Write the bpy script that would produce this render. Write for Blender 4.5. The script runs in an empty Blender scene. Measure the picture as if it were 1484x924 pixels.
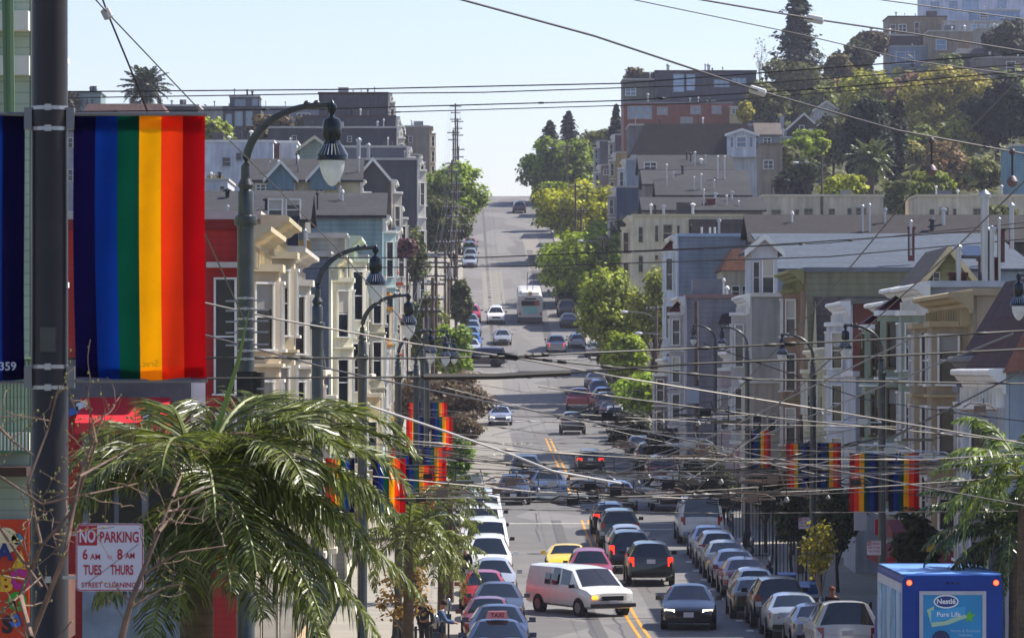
import bpy, math, random
import numpy as np
from mathutils import Vector, Matrix
random.seed(7)
SC = bpy.context.scene; COL = SC.collection
F = 6650.0; U0 = 672.0; V0 = 540.0
# ---------------------------------------------------------------- camera
cd = bpy.data.cameras.new('camera'); cam = bpy.data.objects.new('camera', cd); COL.objects.link(cam)
cam.location = (0, 0, 0); cam.rotation_euler = (math.radians(90), 0, 0)
cd.sensor_width = 36; cd.lens = 36 * F / 1484; cd.shift_x = (742 - U0) / 1484; cd.shift_y = (V0 - 462) / 1484
cd.clip_start = 0.5; cd.clip_end = 9000
cd.dof.use_dof = True; cd.dof.focus_distance = 70; cd.dof.aperture_fstop = 16
SC.camera = cam
# ---------------------------------------------------------------- light
HAZE = 0.00011
EL = 50; AZ = 64          # degrees: elevation, azimuth clockwise from the street axis
w = bpy.data.worlds.new('World'); SC.world = w; w.use_nodes = True
nt = w.node_tree; bg = nt.nodes['Background']; sk = nt.nodes.new('ShaderNodeTexSky')
sk.sky_type = 'NISHITA'; sk.sun_disc = False; sk.sun_elevation = math.radians(EL); sk.sun_rotation = math.radians(AZ)
sk.air_density = 1.0; sk.dust_density = 0.5; sk.ozone_density = 5.0
tn = nt.nodes.new('ShaderNodeVectorMath'); tn.operation = 'MULTIPLY'; tn.inputs[1].default_value = (1.09, .95, 1.0); nt.links.new(sk.outputs[0], tn.inputs[0]); nt.links.new(tn.outputs[0], bg.inputs[0]); bg.inputs[1].default_value = 0.102
sl = bpy.data.lights.new('sun', 'SUN'); sl.energy = 5.0; sl.angle = math.radians(0.5); sl.color = (1, 0.945, 0.86)
so = bpy.data.objects.new('sun', sl); COL.objects.link(so)
sv = Vector((math.sin(math.radians(AZ)) * math.cos(math.radians(EL)), math.cos(math.radians(AZ)) * math.cos(math.radians(EL)), math.sin(math.radians(EL))))
so.rotation_euler = sv.to_track_quat('Z', 'Y').to_euler()
SC.view_settings.view_transform = 'Standard'; SC.view_settings.look = 'None'; SC.view_settings.gamma = 1
SC.view_settings.exposure = 0.82
SC.cycles.volume_bounces = 0; SC.cycles.max_bounces = 6; SC.cycles.transparent_max_bounces = 12
# ---------------------------------------------------------------- materials
def lin(c):
    c = c / 255.0
    return c / 12.92 if c <= 0.04045 else ((c + 0.055) / 1.055) ** 2.4
def rgb(h):
    return tuple(lin(int(h[i:i + 2], 16)) for i in (0, 2, 4))
MC = {}
def mat(h, rough=0.8, metal=0.0, var=0.12, scale=1.5, lines=0, shingle=0, spec=0.4, trans=0, emit=0, island=0, streak=0, coat=0, patch=0):
    key = (h, rough, metal, var, scale, lines, shingle, spec, trans, emit, island, streak, coat, patch)
    if key in MC: return MC[key]
    m = bpy.data.materials.new('paint_' + (h if isinstance(h, str) else 'mix')); m.use_nodes = True; n = m.node_tree.nodes; L = m.node_tree.links
    b = n['Principled BSDF']; c = rgb(h) if isinstance(h, str) else h
    b.inputs['Base Color'].default_value = (*c, 1); b.inputs['Roughness'].default_value = rough
    b.inputs['Metallic'].default_value = metal; b.inputs['Specular IOR Level'].default_value = spec
    if coat: b.inputs['Coat Weight'].default_value = coat; b.inputs['Coat Roughness'].default_value = 0.05
    if emit:
        b.inputs['Emission Color'].default_value = (*c, 1); b.inputs['Emission Strength'].default_value = emit
    src = None
    def mul(a, fac_socket, lo, hi):
        mr = n.new('ShaderNodeMapRange'); L.new(fac_socket, mr.inputs[0]); mr.inputs[1].default_value = 0.3; mr.inputs[2].default_value = 0.7
        mr.inputs[3].default_value = lo; mr.inputs[4].default_value = hi
        vm = n.new('ShaderNodeVectorMath'); vm.operation = 'SCALE'
        if a is None: vm.inputs[0].default_value = c
        else: L.new(a, vm.inputs[0])
        L.new(mr.outputs[0], vm.inputs['Scale']); return vm.outputs[0]
    tc = n.new('ShaderNodeTexCoord')
    if var:
        no = n.new('ShaderNodeTexNoise'); no.inputs['Scale'].default_value = scale; no.inputs['Detail'].default_value = 6
        L.new(tc.outputs['Object'], no.inputs['Vector']); src = mul(src, no.outputs[0], 1 - var, 1 + var)
    if streak:
        mp = n.new('ShaderNodeMapping'); mp.inputs['Scale'].default_value = (2.5, 2.5, 0.25); L.new(tc.outputs['Object'], mp.inputs[0])
        no = n.new('ShaderNodeTexNoise'); no.inputs['Scale'].default_value = 1.2; no.inputs['Detail'].default_value = 4
        L.new(mp.outputs[0], no.inputs['Vector']); src = mul(src, no.outputs[0], 1 - streak, 1 + streak * .6)
    if patch:
        vo = n.new('ShaderNodeTexVoronoi'); vo.inputs['Scale'].default_value = patch
        mp = n.new('ShaderNodeMapping'); mp.inputs['Scale'].default_value = (1, 0.35, 1); L.new(tc.outputs['Object'], mp.inputs[0]); L.new(mp.outputs[0], vo.inputs['Vector'])
        sp = n.new('ShaderNodeSeparateColor'); L.new(vo.outputs['Color'], sp.inputs[0]); src = mul(src, sp.outputs[0], 0.82, 1.16)
    if island:
        ge = n.new('ShaderNodeNewGeometry'); src = mul(src, ge.outputs['Random Per Island'], 1 - island, 1 + island)
    if lines or shingle:
        sx = n.new('ShaderNodeSeparateXYZ'); L.new(tc.outputs['Object'], sx.inputs[0])
        def band(sock, per, lo):
            d = n.new('ShaderNodeMath'); d.operation = 'DIVIDE'; L.new(sock, d.inputs[0]); d.inputs[1].default_value = per
            fr = n.new('ShaderNodeMath'); fr.operation = 'FRACT'; L.new(d.outputs[0], fr.inputs[0])
            mr = n.new('ShaderNodeMapRange'); L.new(fr.outputs[0], mr.inputs[0]); mr.inputs[1].default_value = 0.0; mr.inputs[2].default_value = 0.22
            mr.inputs[3].default_value = lo; mr.inputs[4].default_value = 1.0; return mr.outputs[0]
        vm = n.new('ShaderNodeVectorMath'); vm.operation = 'SCALE'
        if src is None: vm.inputs[0].default_value = c
        else: L.new(src, vm.inputs[0])
        L.new(band(sx.outputs[2], lines or shingle, 0.68), vm.inputs['Scale']); src = vm.outputs[0]
        if shingle:
            no = n.new('ShaderNodeTexNoise'); no.inputs['Scale'].default_value = 7; no.inputs['Detail'].default_value = 3
            L.new(tc.outputs['Object'], no.inputs['Vector']); src = mul(src, no.outputs[0], 0.72, 1.28)
    if src is not None: L.new(src, b.inputs['Base Color'])
    if trans:
        out = n['Material Output']; tr = n.new('ShaderNodeBsdfTranslucent'); mx = n.new('ShaderNodeMixShader'); mx.inputs[0].default_value = trans
        if src is not None: L.new(src, tr.inputs[0])
        else: tr.inputs[0].default_value = (*c, 1)
        L.new(b.outputs[0], mx.inputs[1]); L.new(tr.outputs[0], mx.inputs[2]); L.new(mx.outputs[0], out.inputs[0])
    MC[key] = m; return m
def paint(h): return mat(h, 0.28, 0.0, 0.04, 2, spec=0.6, coat=0.7)
def metalp(h): return mat(h, 0.32, 0.55, 0.04, 2, spec=0.6, coat=0.6)
GLASS = mat('0b0e11', 0.12, 0, 0, spec=.4); GLASS2 = mat('141c24', 0.12, 0, 0.2, 0.4, spec=.45)
CARGLASS = mat('0b1416', 0.04, 0, 0, spec=1.0)
WHITE = mat('dcdad2', 0.6); CREAM = mat('cfc3a3', 0.7, streak=.1); BLACK = mat('0c0c0d', 0.6, var=0); RUBBER = mat('101011', 0.85, var=0)
POLE = mat('454947', 0.32, 0.5, 0.15, 6, streak=.12); STEEL = mat('9a9c9e', 0.3, 0.8, 0.08); WIRE = mat('1a1a1b', 0.5, 0.3, 0); WIREL = mat('5c5853', 0.5, 0.3, 0.1, 3)
WIREM = mat('3e3a37', 0.45, 0.5, 0.1, 3)
# ---------------------------------------------------------------- mesh helpers
def P(px, py, D): return Vector(((px - U0) * D / F, D, (V0 - py) * D / F))
class MB:
    def __init__(s): s.v = []; s.f = []
    def add(s, vs, fs):
        k = len(s.v); s.v += [tuple(p) for p in vs]; s.f += [tuple(i + k for i in f) for f in fs]; return s
    def box(s, x0, x1, y0, y1, z0, z1):
        return s.add([(x, y, z) for z in (z0, z1) for x, y in ((x0, y0), (x1, y0), (x1, y1), (x0, y1))],
                     [(0, 3, 2, 1), (4, 5, 6, 7), (0, 1, 5, 4), (1, 2, 6, 5), (2, 3, 7, 6), (3, 0, 4, 7)])
    def obox(s, c, ax, ay, hx, hy, z0, z1):
        # box with horizontal axes ax, ay
        q = [(c[0] + ax[0] * a * hx + ay[0] * b * hy, c[1] + ax[1] * a * hx + ay[1] * b * hy) for a, b in ((-1, -1), (1, -1), (1, 1), (-1, 1))]
        return s.add([(x, y, z) for z in (z0, z1) for x, y in q], [(0, 3, 2, 1), (4, 5, 6, 7), (0, 1, 5, 4), (1, 2, 6, 5), (2, 3, 7, 6), (3, 0, 4, 7)])
    def prism(s, poly, z0, z1):
        n = len(poly); return s.add([(x, y, z0) for x, y in poly] + [(x, y, z1) for x, y in poly],
            [tuple(range(n - 1, -1, -1)), tuple(range(n, 2 * n))] + [(i, (i + 1) % n, n + (i + 1) % n, n + i) for i in range(n)])
    def extr(s, poly3, d):
        n = len(poly3); d = Vector(d); a = [Vector(p) for p in poly3]
        return s.add(a + [p + d for p in a], [tuple(range(n)), tuple(range(2 * n - 1, n - 1, -1))] + [(i, n + i, n + (i + 1) % n, (i + 1) % n) for i in range(n)])
    def tube(s, pts, r, n=6, caps=True):
        pts = [Vector(p) for p in pts]; m = len(pts); rs = r if isinstance(r, (list, tuple)) else [r] * m
        base = len(s.v); up = Vector((0, 0, 1))
        for i, p in enumerate(pts):
            d = (pts[min(i + 1, m - 1)] - pts[max(i - 1, 0)]); d = d.normalized() if d.length > 1e-9 else Vector((0, 0, 1))
            a = d.cross(up)
            if a.length < 0.05: a = d.cross(Vector((1, 0, 0)))
            a.normalize(); b = a.cross(d).normalized()
            for k in range(n):
                t = 2 * math.pi * k / n; s.v.append(tuple(p + (a * math.cos(t) + b * math.sin(t)) * rs[i]))
        for i in range(m - 1):
            for k in range(n):
                s.f.append((base + i * n + k, base + i * n + (k + 1) % n, base + (i + 1) * n + (k + 1) % n, base + (i + 1) * n + k))
        if caps: s.f.append(tuple(base + k for k in range(n - 1, -1, -1))); s.f.append(tuple(base + (m - 1) * n + k for k in range(n)))
        return s
    def lathe(s, prof, c=(0, 0, 0), n=16):
        base = len(s.v); m = len(prof)
        for r, z in prof:
            for k in range(n):
                t = 2 * math.pi * k / n; s.v.append((c[0] + r * math.cos(t), c[1] + r * math.sin(t), c[2] + z))
        for i in range(m - 1):
            for k in range(n): s.f.append((base + i * n + k, base + i * n + (k + 1) % n, base + (i + 1) * n + (k + 1) % n, base + (i + 1) * n + k))
        s.f.append(tuple(base + k for k in range(n - 1, -1, -1))); s.f.append(tuple(base + (m - 1) * n + k for k in range(n))); return s
    def ball(s, c, r, n=8):
        return s.lathe([(max(0.001, r[0] * math.sin(math.pi * i / n)) if isinstance(r, tuple) else max(.001, r * math.sin(math.pi * i / n)), -(r[1] if isinstance(r, tuple) else r) * math.cos(math.pi * i / n)) for i in range(n + 1)], c, n + 2)
    def mesh(s, name, m, smooth=False):
        me = bpy.data.meshes.new(name); me.from_pydata(s.v, [], s.f)
        if m: me.materials.append(m)
        if smooth: me.shade_smooth(); me.set_sharp_from_angle(angle=math.radians(smooth if smooth > 1 else 40))
        me.update(); return me
    def build(s, name, m, parent=None, smooth=False, off=True):
        """world-coordinate vertices; if parent given, stored relative to its world origin"""
        org = Vector((0, 0, 0))
        if parent is not None and off: org = Vector(parent.get('_o', (0, 0, 0)))
        elif parent is None and s.v:
            a = np.array(s.v); org = Vector((float((a[:, 0].min() + a[:, 0].max()) / 2), float((a[:, 1].min() + a[:, 1].max()) / 2), float(a[:, 2].min())))
        if org.length: s.v = [(x - org.x, y - org.y, z - org.z) for x, y, z in s.v]
        o = bpy.data.objects.new(name, s.mesh(name, m, smooth)); COL.objects.link(o)
        if parent is not None: o.parent = parent
        else: o.location = org
        if off: o['_o'] = tuple(org)
        return o
def tag(o, label=None, cat=None, group=None, kind=None):
    if label: o['label'] = label
    if cat: o['category'] = cat
    if group: o['group'] = group
    if kind: o['kind'] = kind
    return o
def thing(name, label, cat, loc, rz=0, group=None):
    o = bpy.data.objects.new(name, None); COL.objects.link(o); o.location = loc; o.rotation_euler = (0, 0, rz); o.empty_display_size = .3
    o['_o'] = tuple(loc); return tag(o, label, cat, group)
def struct(o): o['kind'] = 'structure'; return o
def quads(name, V, m, parent=None, org=None):
    """fast mesh from numpy array (n,4,3) world coords"""
    n = len(V); o_ = Vector(parent['_o']) if parent is not None else (org if org is not None else Vector((0, 0, 0)))
    me = bpy.data.meshes.new(name); co = (V.reshape(-1, 3) - np.array(o_)).astype(np.float32)
    me.vertices.add(4 * n); me.vertices.foreach_set('co', co.ravel()); me.loops.add(4 * n); me.loops.foreach_set('vertex_index', np.arange(4 * n, dtype=np.int32))
    me.polygons.add(n); me.polygons.foreach_set('loop_start', np.arange(0, 4 * n, 4, dtype=np.int32)); me.polygons.foreach_set('loop_total', np.full(n, 4, dtype=np.int32))
    me.update(calc_edges=True); me.materials.append(m)
    o = bpy.data.objects.new(name, me); COL.objects.link(o)
    if parent is not None: o.parent = parent
    else: o.location = o_
    o['_o'] = tuple(o_); return o
def text(name, s, m, size, loc, rot, parent=None, sx=1, sy=1, off=True, ext=0.0, bold=0.0, align='CENTER'):
    cu = bpy.data.curves.new(name, 'FONT'); cu.body = s; cu.size = size; cu.align_x = align; cu.align_y = 'CENTER'; cu.extrude = ext; cu.offset = bold; cu.resolution_u = 3
    t = bpy.data.objects.new(name, cu); COL.objects.link(t); me = bpy.data.meshes.new_from_object(t); bpy.data.objects.remove(t)
    me.materials.clear(); me.materials.append(m); o = bpy.data.objects.new(name, me); COL.objects.link(o)
    l = Vector(loc)
    if parent is not None: o.parent = parent; l = l - Vector(parent.get('_o', (0, 0, 0))) if off else l
    o.location = l; o.rotation_euler = rot; o.scale = (sx, sy, 1); return o
# ---------------------------------------------------------------- terrain
PR = [(-80, -3.6), (0, -4.5), (28, -5.4), (60, -6.7), (89, -7.7), (112, -8.3), (140, -8.75), (152, -8.85), (165, -8.85), (190, -8.45), (212, -8.0), (225, -7.5), (240, -6.95), (265, -6.3), (300, -5.5),
      (342, -4.4), (372, -3.0), (400, -1.2), (430, 0.5), (455, 2.2), (485, 5.4), (500, 7.0), (530, 9.8), (560, 12.4), (600, 16), (640, 19.8), (683, 23.6), (705, 26), (722, 27.8), (735, 28.3), (750, 28), (800, 24), (1000, 5), (1500, -12), (3000, -14)]
_y = np.arange(-80, 3000, 1.0); _z = np.interp(_y, [p[0] for p in PR], [p[1] for p in PR]); _k = np.exp(-np.arange(-12, 13) ** 2 / 50.); _k /= _k.sum()
_z = np.convolve(np.pad(_z, 12, 'edge'), _k, 'valid')
def RZ(y): return float(np.interp(y, _y, _z))
def sst(a, b, x): t = min(1, max(0, (x - a) / (b - a))); return t * t * (3 - 2 * t)
def T(x, y):
    z = RZ(y)
    sr = float(np.interp(y, [220, 300, 400, 500, 600, 650, 700, 780, 1000], [0, .09, .30, .38, .38, .42, .48, .56, .1])); slf = float(np.interp(y, [280, 400, 600, 780, 1000], [0, .1, .2, .2, .05]))
    r = max(0, x - 18); l = max(0, -x - 7)
    return z + sr * min(r, 84) * (1 - min(r, 84) / 170) + slf * min(l, 110)
XL, XR = -0.1, 12.2; SWL, SWR = -4.6, 17.2
CROSS = [(230, 246), (424, 440)]
xs = sorted(set([-900, -600, -400, -250, -180] + list(range(-130, -5, 7)) + [SWL, SWR] + list(range(20, 121, 6)) + [150, 200, 300, 450, 700, 900]))
ys = sorted(set(list(range(-80, 800, 8)) + list(range(800, 1300, 30)) + list(range(1300, 3000, 150)) + [229, 247, 423, 441]))
gb = MB(); gv = []
for y in ys:
    for x in xs:
        z = T(x, y) - (0.35 if SWL <= x <= SWR and y < 1200 else 0)
        for a, b in CROSS:
            if a <= y <= b and -60 < x < 70: z -= 0.3
        gv.append((x, y, z))
nx = len(xs); gf = [(j * nx + i, j * nx + i + 1, (j + 1) * nx + i + 1, (j + 1) * nx + i) for j in range(len(ys) - 1) for i in range(nx - 1)]
gb.add(gv, gf); o = gb.build('ground', mat('4a4c30', 0.95, var=.35, scale=.15), smooth=60); struct(o)
ASPH = mat('676461', 0.75, var=.12, scale=.6, patch=.16); CONC = mat('8d877c', 0.8, var=.12, scale=1.2, streak=.05)
def strip(name, x0, x1, y0, y1, dz, m, step=4, kerbs=None, nxs=1):
    b = MB(); n = max(1, int((y1 - y0) / step)); Y = [y0 + (y1 - y0) * i / n for i in range(n + 1)]; X = [x0 + (x1 - x0) * i / nxs for i in range(nxs + 1)]
    vs = []; 
    for y in Y:
        vs += [(x, y, T(x, y) + dz) for x in X]
        if kerbs: vs += [(X[0], y, T(x0, y) - .3), (X[-1], y, T(x1, y) - .3)]
    w_ = nxs + 1 + (2 if kerbs else 0); fs = []
    for j in range(n):
        for i in range(nxs): fs.append((j * w_ + i, j * w_ + i + 1, (j + 1) * w_ + i + 1, (j + 1) * w_ + i))
        if kerbs: fs.append((j * w_ + nxs + 1, j * w_, (j + 1) * w_, (j + 1) * w_ + nxs + 1)); fs.append((j * w_ + nxs, j * w_ + nxs + 2, (j + 1) * w_ + nxs + 2, (j + 1) * w_ + nxs))
    b.add(vs, fs)
    if kerbs: b.f.append((nxs + 1, nxs + 2, nxs, 0)); k = n * w_; b.f.append((k + 0, k + nxs, k + nxs + 2, k + nxs + 1))
    return struct(b.build(name, m, smooth=30))
strip('road', XL, XR, -60, 1150, 0, ASPH, 4)
ycuts = [(-60, 229), (247, 423), (441, 1100)]
for a, b in ycuts:
    strip('pavement', SWL, XL, a, b, .14, CONC, 4, kerbs=1); strip('pavement', XR, SWR, a, b, .14, CONC, 4, kerbs=1)
for a, b in CROSS:
    strip('side_road', -60, XL, a, b, 0.0, ASPH, 4, nxs=16); strip('side_road', XR, 70, a, b, 0.0, ASPH, 4, nxs=16)
YEL = mat('c98a1c', 0.7, var=.2, scale=2); WHT = mat('b9b5aa', 0.7, var=.25, scale=2); DARKP = mat('504e4d', .8, var=.1); LIGHTP = mat('7a756d', .8, var=.12)
for y0, y1 in ((60, 229), (252, 330)):
    for dx in (-.16, .16):
        strip('lane_marking', 6.05 + dx - .06, 6.05 + dx + .06, y0, y1, .008, YEL)
for x, y0, y1, wd, m in ((1.4, 252, 420, 4.0, LIGHTP), (8.6, 442, 600, .8, DARKP), (4.6, 150, 229, .5, DARKP), (2.9, 445, 700, .35, DARKP), (9.6, 255, 420, 2.6, mat('605d59', .8, var=.1)), (3.4, 500, 560, 2.4, LIGHTP), (9.0, 560, 640, 2.0, LIGHTP), (7.5, 150, 200, 1.2, mat('5c5a57', .8, var=.1))):
    strip('road_patch', x - wd / 2, x + wd / 2, y0, y1, .004, m)
for y in (226.5, 249.5, 420.5, 443): strip('crosswalk_line', .2, 12, y, y + .35, .008, WHT, 1)
strip('stop_line', 6.4, 12, 222.5, 223, .008, WHT, 1); strip('stop_line', .2, 5.8, 253, 253.5, .008, WHT, 1)
for s, y in (('STOP', 321), ('AHEAD', 303)):
    o = text('road_lettering', s, WHT, 1.15, (3.6, y, RZ(y) + .03), (math.atan((RZ(y + 2) - RZ(y - 2)) / 4), 0, math.pi), sx=.9, sy=3.2); 
    o.rotation_euler = (-math.atan((RZ(y + 2) - RZ(y - 2)) / 4), 0, math.pi); struct(o)
for i in range(9): # parking ticks
    strip('parking_tick', 9.7, 9.95, 151 + 6.1 * i, 151.15 + 6.1 * i + .8, .008, WHT, 1)


TAR_ = mat('474543', .6, var=.2)
def ribbon(name, pts, wd, m, dz=.007):
    b = MB(); vs = []
    for i, (x, y) in enumerate(pts):
        x2, y2 = pts[min(i + 1, len(pts) - 1)]; x1, y1 = pts[max(i - 1, 0)]; l = math.hypot(x2 - x1, y2 - y1) or 1; nx_, ny_ = -(y2 - y1) / l * wd / 2, (x2 - x1) / l * wd / 2
        vs += [(x + nx_, y + ny_, T(x, y) + dz), (x - nx_, y - ny_, T(x, y) + dz)]
    b.add(vs, [(2 * i, 2 * i + 1, 2 * i + 3, 2 * i + 2) for i in range(len(pts) - 1)]); return struct(b.build(name, m))
for i in range(26):
    y = random.uniform(150, 660); x = random.uniform(2.5, 9.5); pts = []; hd = random.choice((0, 0, 1))
    for k in range(12):
        pts.append((x, y)); 
        if hd: x += random.uniform(.3, .9); y += random.gauss(0, .4)
        else: x += random.gauss(0, .05); y += random.uniform(.8, 2.5)
        if x > 10 or x < 1.8: break
    if len(pts) > 2: ribbon('tar_seam', pts, random.uniform(.03, .08), TAR_)
for x, y in ((4.1, 172), (7.6, 226), (3.2, 206), (7.9, 300), (4.4, 345), (6.9, 395), (5.0, 452), (7.2, 520), (4.2, 610)):
    b = MB().add([(x + .36 * math.cos(k * math.pi / 8), y + .36 * math.sin(k * math.pi / 8), T(x, y + .36 * math.sin(k * math.pi / 8)) + .01) for k in range(16)], [tuple(range(16))]); struct(b.build('manhole_cover', mat('3a3836', .6, .3)))
hz = MB().box(-960, 960, -95, 3020, -17, 82); hm = bpy.data.materials.new('haze'); hm.use_nodes = True; hn = hm.node_tree.nodes; hn.remove(hn['Principled BSDF'])
pv = hn.new('ShaderNodeVolumePrincipled'); pv.inputs['Color'].default_value = (.82, .84, 1, 1); pv.inputs['Density'].default_value = HAZE; pv.inputs['Anisotropy'].default_value = 0.3
hm.node_tree.links.new(pv.outputs[0], hn['Material Output'].inputs['Volume']); ho = hz.build('haze', hm); tag(ho, kind='stuff')
# ---------------------------------------------------------------- buildings
def window(root, c, n, w, h, fm=WHITE, gm=GLASS2, rail=True, sill=True):
    """window centred at c (world), outward horizontal normal n"""
    n = Vector((n[0], n[1], 0)).normalized(); a = Vector((-n.y, n.x, 0)); c = Vector(c); t = min(.11, w * .09)
    b = MB()
    def bar(u0, u1, z0, z1, d0, d1):
        vs = []
        for z in (z0, z1):
            for u, d in ((u0, d0), (u1, d0), (u1, d1), (u0, d1)): vs.append(tuple(c + a * u + n * d + Vector((0, 0, z))))
        b.add(vs, [(0, 3, 2, 1), (4, 5, 6, 7), (0, 1, 5, 4), (1, 2, 6, 5), (2, 3, 7, 6), (3, 0, 4, 7)])
    bar(-w / 2, -w / 2 + t, -h / 2, h / 2, -.05, .09); bar(w / 2 - t, w / 2, -h / 2, h / 2, -.05, .09)
    bar(-w / 2, w / 2, h / 2 + .002, h / 2 + t, -.05, .12); bar(-w / 2 - .04, w / 2 + .04, -h / 2 - t * .9, -h / 2 - .002, -.05, .16)
    if rail: bar(-w / 2 + t, w / 2 - t, -t * .35, t * .35, -.05, .05)
    if w > h * 1.15: 
        k = max(1, int(w / h)); 
        for i in range(1, k + 1): u = -w / 2 + w * i / (k + 1); bar(u - t * .4, u + t * .4, -h / 2, h / 2, -.05, .06)
    f = b.build('window', fm, root)
    g = MB(); vs = [tuple(c + a * u + n * .025 + Vector((0, 0, z))) for u, z in ((-w / 2 + .01, -h / 2), (w / 2 - .01, -h / 2), (w / 2 - .01, h / 2), (-w / 2 + .01, h / 2))]
    g.add(vs, [(0, 1, 2, 3)]); f['_o'] = root['_o']; p = g.build('pane', gm, f)
    if c.y < 270 and random.random() < .45:
        hb_ = h * random.uniform(.25, .55); q = MB(); q.add([tuple(c + a * u + n * .034 + Vector((0, 0, z))) for u, z in ((-w / 2 + t, h / 2 - hb_), (w / 2 - t, h / 2 - hb_), (w / 2 - t, h / 2), (-w / 2 + t, h / 2))], [(0, 1, 2, 3)]); q.build('blind', mat(random.choice(('a8a498', '8c8a84', 'b8b0a0')), .8), f)
    return f
def B(label, L, R, top, D, depth=11, wall=None, roof='flat', rm=None, ridge=None, win=(), cap=None, fac=None, base=None, name='row_house', cat='house', fm=WHITE, vents=(), chim=(), gm=GLASS2, grp=None, drop=None):
    """camera-side wall from px L to R with its top at px row `top`, standing at distance D"""
    x0 = (L - U0) * D / F; x1 = (R - U0) * D / F; zt = (V0 - top) * D / F
    z0 = min(T(x0, D), T(x1, D), T(x0, D + depth)) - .3 if base is None else base
    if drop: z0 = max(z0, zt - drop)
    r = thing(name, label, cat, ((x0 + x1) / 2, D + depth / 2, z0), 0, grp)
    wall = wall or mat('8a8680', lines=.2); rm = rm or mat('4a4442', .9, shingle=.3)
    y0, y1 = D, D + depth; b = MB()
    if roof == 'gable' or roof == 'flat' or roof == 'mansard': b.box(x0, x1, y0, y1, z0, zt)
    zr = (V0 - ridge) * D / F if ridge is not None else zt + 2
    if roof == 'gabley':
        xm = (x0 + x1) / 2; b.extr([(x0, y0, z0), (x1, y0, z0), (x1, y0, zt), (xm, y0, zr), (x0, y0, zt)], (0, depth, 0))
    if roof == 'shed':   # slopes up away from camera
        b.extr([(x0, y0, z0), (x0, y1, z0), (x0, y1, zr), (x0, y0, zt)], (x1 - x0, 0, 0))
    if roof == 'shedl':  # slopes sideways, high on the right
        b.extr([(x0, y0, z0), (x1, y0, z0), (x1, y0, zr), (x0, y0, zt)], (0, depth, 0))
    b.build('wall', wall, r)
    q = MB()
    cm = cap or mat('b5b0a6', .7)
    if roof == 'flat':
        q.box(x0 - .12, x1 + .12, y0 - .12, y0 + .25, zt + .003, zt + .22); q.box(x0 - .12, x1 + .12, y1 - .25, y1 + .12, zt + .003, zt + .22)
        q.box(x0 - .12, x0 + .25, y0 + .253, y1 - .253, zt + .003, zt + .22); q.box(x1 - .25, x1 + .12, y0 + .253, y1 - .253, zt + .003, zt + .22)
        q.build('coping', cm, r); rr = MB().box(x0 + .253, x1 - .253, y0 + .253, y1 - .253, zt + .003, zt + .06).build('roof', rm, r)
    elif roof == 'gable':
        ym = (y0 + y1) / 2; e = .35
        for s, (ya, yb) in enumerate(((y0 - e, ym), (y1 + e, ym))):
            za = zt - e * (zr - zt) / (depth / 2)
            q.extr([(x0 - e, ya, za + .02), (x0 - e, yb, zr + .02), (x0 - e, yb, zr + .2), (x0 - e, ya, za + .2)], (x1 - x0 + 2 * e, 0, 0))
        rr = q.build('roof', rm, r)
        MB().extr([(x0, y0, zt), (x0, y1, zt), (x0, ym, zr)], (x1 - x0, 0, 0)).build('gable_end', wall, r)
    elif roof == 'gabley':
        xm = (x0 + x1) / 2; e = .35
        for xa in (x0 - e, x1 + e):
            za = zt - e * (zr - zt) / abs(x1 - xm)
            q.extr([(xa, y0 - e, za + .02), (xm, y0 - e, zr + .02), (xm, y0 - e, zr + .2), (xa, y0 - e, za + .2)], (0, depth + 2 * e, 0))
        rr = q.build('roof', rm, r)
        v = MB()
        for xa, sg in ((x0 - e, 1), (x1 + e, -1)):
            za = zt - e * (zr - zt) / abs(x1 - xm)
            v.extr([(xa, y0 - e - .06, za - .08), (xm, y0 - e - .06, zr - .08), (xm, y0 - e - .06, zr + .25), (xa, y0 - e - .06, za + .25)], (0, .055, 0))
        v.build('bargeboard', cm, r)
    elif roof == 'shed':
        q.extr([(x0 - .2, y0 - .3, zt + .01), (x0 - .2, y1 + .1, zr + .01), (x0 - .2, y1 + .1, zr + .15), (x0 - .2, y0 - .3, zt + .15)], (x1 - x0 + .4, 0, 0)); rr = q.build('roof', rm, r)
    elif roof == 'shedl':
        q.extr([(x0 - .2, y0 - .3, zt + .01), (x1 + .2, y0 - .3, zr + .01), (x1 + .2, y0 - .3, zr + .18), (x0 - .2, y0 - .3, zt + .18)], (0, depth + .4, 0)); rr = q.build('roof', rm, r)
    elif roof == 'mansard':
        i = (zr - zt) * .45
        q.add([(x0 - .2, y0 - .3, zt + .01), (x1 + .2, y0 - .3, zt + .01), (x1 + .2, y1 + .2, zt + .01), (x0 - .2, y1 + .2, zt + .01), (x0 + i, y0 + i, zr), (x1 - i, y0 + i, zr), (x1 - i, y1 - i, zr), (x0 + i, y1 - i, zr)],
              [(3, 2, 1, 0), (4, 5, 6, 7), (0, 1, 5, 4), (1, 2, 6, 5), (2, 3, 7, 6), (3, 0, 4, 7)]); rr = q.build('roof', rm, r)
    rr['_o'] = r['_o']
    for a, b_, c, d in win:
        cc = P((a + c) / 2, (b_ + d) / 2, D); s = D / F; window(r, (cc.x, D, cc.z), (0, -1), (c - a) * s, (d - b_) * s, fm, gm)
    for (px, ya, yb, wd, h) in chim:      # brick chimneys: px centre, top, bottom rows, px width
        c0 = P(px, yb, D + 2); c1 = P(px, ya, D + 2); hw = wd * D / F / 2
        m = MB(); m.box(c0.x - hw, c0.x + hw, D + 1.6, D + 1.6 + 2 * hw, c0.z - .8, c1.z); m.box(c0.x - hw - .06, c0.x + hw + .06, D + 1.54, D + 1.66 + 2 * hw, c1.z + .002, c1.z + .12)
        m.build('chimney', mat(h, .9, lines=.08, var=.25), rr)
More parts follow.
